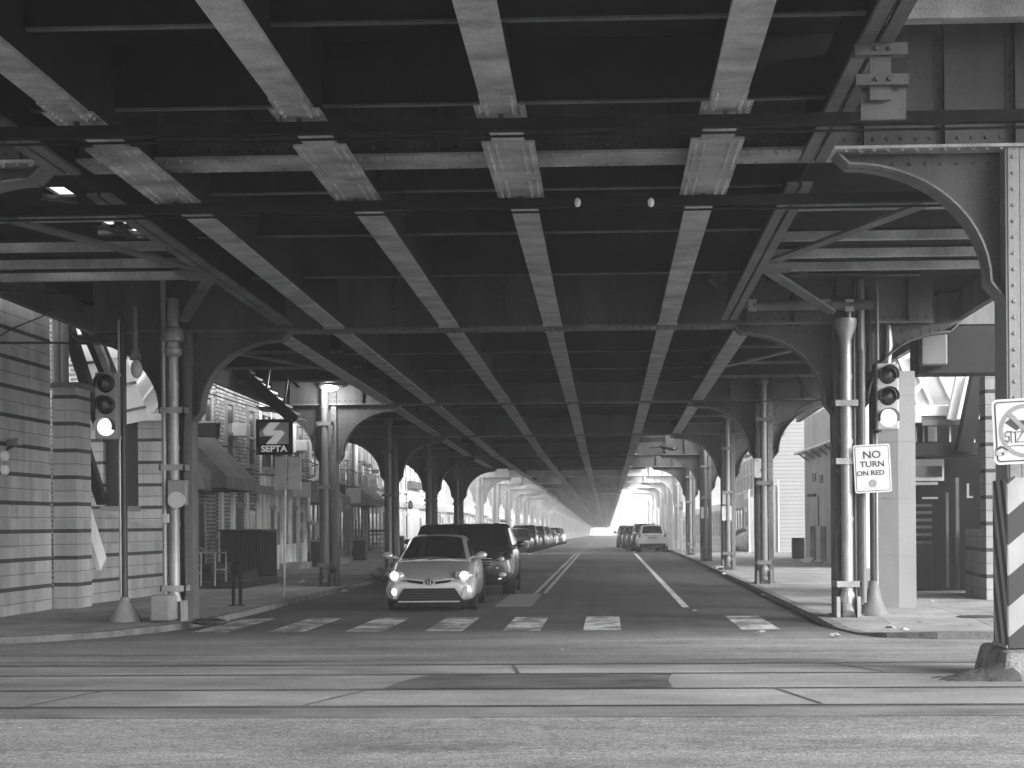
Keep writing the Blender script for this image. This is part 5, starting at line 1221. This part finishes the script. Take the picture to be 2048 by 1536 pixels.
def suv_rear_rails(t, paint):
    suv_rear(t, paint)
    for s in (-1, 1): m = MB(); m.bar((s*.6, 1.7, 1.8), (s*.6, 4.0, 1.8), .05, .05); m.build('roof_rail', 'dark_metal', t)
HATCH = dict(w=.873, wy=(.93, 3.63), wr=.315, detail=hatch_front, cab=(1.02, 2.02, 3.25, 4.25, 1.0, 1.44, 1.42, 1.1, .74, .56),
    st=[(.0, .24, .60, .58, .74, .015), (.05, .2, .635, .65, .845, .02), (.18, .18, .70, .72, .878, .03), (.5, .17, .83, .745, .89, .035), (.93, .17, .94, .75, .893, .03), (1.2, .17, .975, .75, .885, .03), (1.6, .17, 1.0, .76, .878, .03), (2.6, .17, 1.01, .77, .873, .03), (3.6, .17, 1.05, .76, .865, .03), (4.2, .2, 1.08, .70, .83, .02), (4.44, .28, 1.0, .62, .74, .02), (4.48, .34, .9, .55, .68, .02)])
SUV = dict(w=.93, wy=(.9, 3.6), wr=.36, detail=suv_front, cab=(.98, 1.6, 4.05, 4.5, 1.13, 1.68, 1.68, 1.12, .82, .67),
    st=[(.0, .3, .90, .68, .80, .02), (.05, .26, .94, .74, .89, .02), (.2, .24, 1.0, .78, .935, .03), (.6, .24, 1.07, .81, .945, .04), (1.05, .24, 1.12, .82, .945, .03), (2.5, .24, 1.14, .84, .93, .02), (4.0, .26, 1.14, .82, .92, .02), (4.42, .28, 1.12, .78, .89, .02), (4.48, .34, 1.08, .72, .84, .02), (4.5, .4, 1.0, .68, .80, .02)])
SEDAN = dict(w=.89, wy=(.9, 3.6), wr=.32, detail=plain_front, cab=(1.15, 1.9, 3.1, 3.9, .98, 1.42, 1.40, 1.02, .74, .58),
    st=[(.0, .26, .66, .6, .72, .02), (.05, .22, .70, .66, .80, .02), (.2, .2, .76, .72, .85, .03), (.6, .2, .86, .75, .88, .035), (1.1, .2, .95, .77, .89, .03), (2.5, .2, .97, .78, .89, .02), (3.8, .22, 1.0, .76, .88, .02), (4.5, .25, .98, .70, .85, .02), (4.66, .32, .92, .64, .78, .02), (4.7, .38, .85, .6, .74, .02)])
WAG = dict(SUV); WAG['detail'] = suv_rear; WAG['cab'] = (.98, 1.6, 3.85, 4.42, 1.1, 1.6, 1.58, 1.12, .80, .64)
BIG = dict(SUV); BIG['detail'] = suv_rear_rails; BIG['cab'] = (.98, 1.6, 4.0, 4.5, 1.16, 1.74, 1.74, 1.14, .84, .70)
PSUV = dict(SUV); PSUV['detail'] = plain_front
c = atz(862, 1222, 0); car('hatchback_car', 'silver hatchback with headlights on, stopped at the crosswalk', (c.x, 32.0, .0), R(1.0), HATCH, 'car_silver')
car('suv_car', 'black sport utility car waiting behind the silver hatchback', (-3.12, 38.9, 0), R(.6), SUV, 'car_black')
car('sedan_car', 'dark car mostly hidden behind the black and silver cars', (-4.75, 46.5, 0), 0, dict(PSUV), 'car_dark')
row = [(99, SEDAN, 'car_dark', 'first parked car in the left row, dark with bright front lamps'), (105.5, PSUV, 'car_black', 'second parked car in the left row, tall and black'), (112, SEDAN, 'car_grey', 'third parked car in the left row, mid grey'), (119, PSUV, 'car_dark', 'fourth parked car in the left row, dark'), (127, SEDAN, 'car_white', 'pale parked car half way along the left row'),
       (135, PSUV, 'car_grey', 'grey tall parked car after the pale one on the left'), (143, SEDAN, 'car_black', 'black low parked car far along the left row'), (152, SEDAN, 'car_white', 'white low parked car far along the left row'), (163, PSUV, 'car_dark', 'tall dark parked car near the end of the left row'), (175, PSUV, 'car_white', 'white tall parked car at the end of the left row')]
for y, s, p, lab in row: car('parked_car', lab, (-5.35+random.uniform(-.08, .08), y, gz(y)), 0, s, p, 'cars parked along the left kerb')
row = [(102.2, WAG, 'car_white', 'white hatch seen from behind, nearest parked car on the right'), (109.5, BIG, 'car_black', 'black sport utility car ahead of the white one on the right'), (117, WAG, 'car_dark', 'dark car third from the front of the right row'), (125, WAG, 'car_grey', 'grey car fourth in the right row'), (135, BIG, 'car_dark', 'dark tall car farthest in the right row')]
for y, s, p, lab in row: car('parked_car', lab, (2.72-.03*(y-102), y, gz(y)), pi, s, p, 'cars parked along the right kerb')

# ---------------------------------------------------------------- sky and sun
w = bpy.data.worlds.new("World"); sc.world = w; w.use_nodes = True
t = w.node_tree; bg = t.nodes['Background']
sk = t.nodes.new('ShaderNodeTexSky'); sk.sky_type = 'NISHITA'; sk.sun_disc = False
SUN_EL, SUN_AZ = R(27), R(128)           # azimuth clockwise from +y
sk.sun_elevation = SUN_EL; sk.sun_rotation = SUN_AZ; sk.air_density = 1.0; sk.dust_density = 3.0
bw = t.nodes.new('ShaderNodeRGBToBW'); t.links.new(sk.outputs[0], bw.inputs[0]); t.links.new(bw.outputs[0], bg.inputs[0]); bg.inputs[1].default_value = .15
sl = bpy.data.lights.new('sun', 'SUN'); sl.energy = 1.15; sl.angle = R(35); so = bpy.data.objects.new('sun', sl); COL.objects.link(so)
d = Vector((sin(SUN_AZ)*cos(SUN_EL), cos(SUN_AZ)*cos(SUN_EL), sin(SUN_EL)))
so.rotation_euler = d.to_track_quat('Z', 'Y').to_euler()
sc.view_settings.view_transform = 'Standard'; sc.view_settings.look = 'None'; sc.view_settings.exposure = 1.8; sc.view_settings.gamma = 1.0
sc.cycles.use_denoising = True; sc.cycles.max_bounces = 7; sc.cycles.diffuse_bounces = 5; sc.cycles.glossy_bounces = 3; sc.cycles.sample_clamp_indirect = 6

# haze volume added to pale the far street and lift the darks
m, t, p = nt('added_haze_air'); t.nodes.remove(p)
v = t.nodes.new('ShaderNodeVolumePrincipled'); v.inputs['Color'].default_value = grey(.9); v.inputs['Density'].default_value = .0013; v.inputs['Anisotropy'].default_value = .2
t.links.new(v.outputs[0], t.nodes['Material Output'].inputs['Volume'])
hb = MB().bb(-410, 410, -90, 1010, -7.5, 12).build('added_haze', m); hb['kind'] = 'stuff'
sc.cycles.volume_bounces = 1
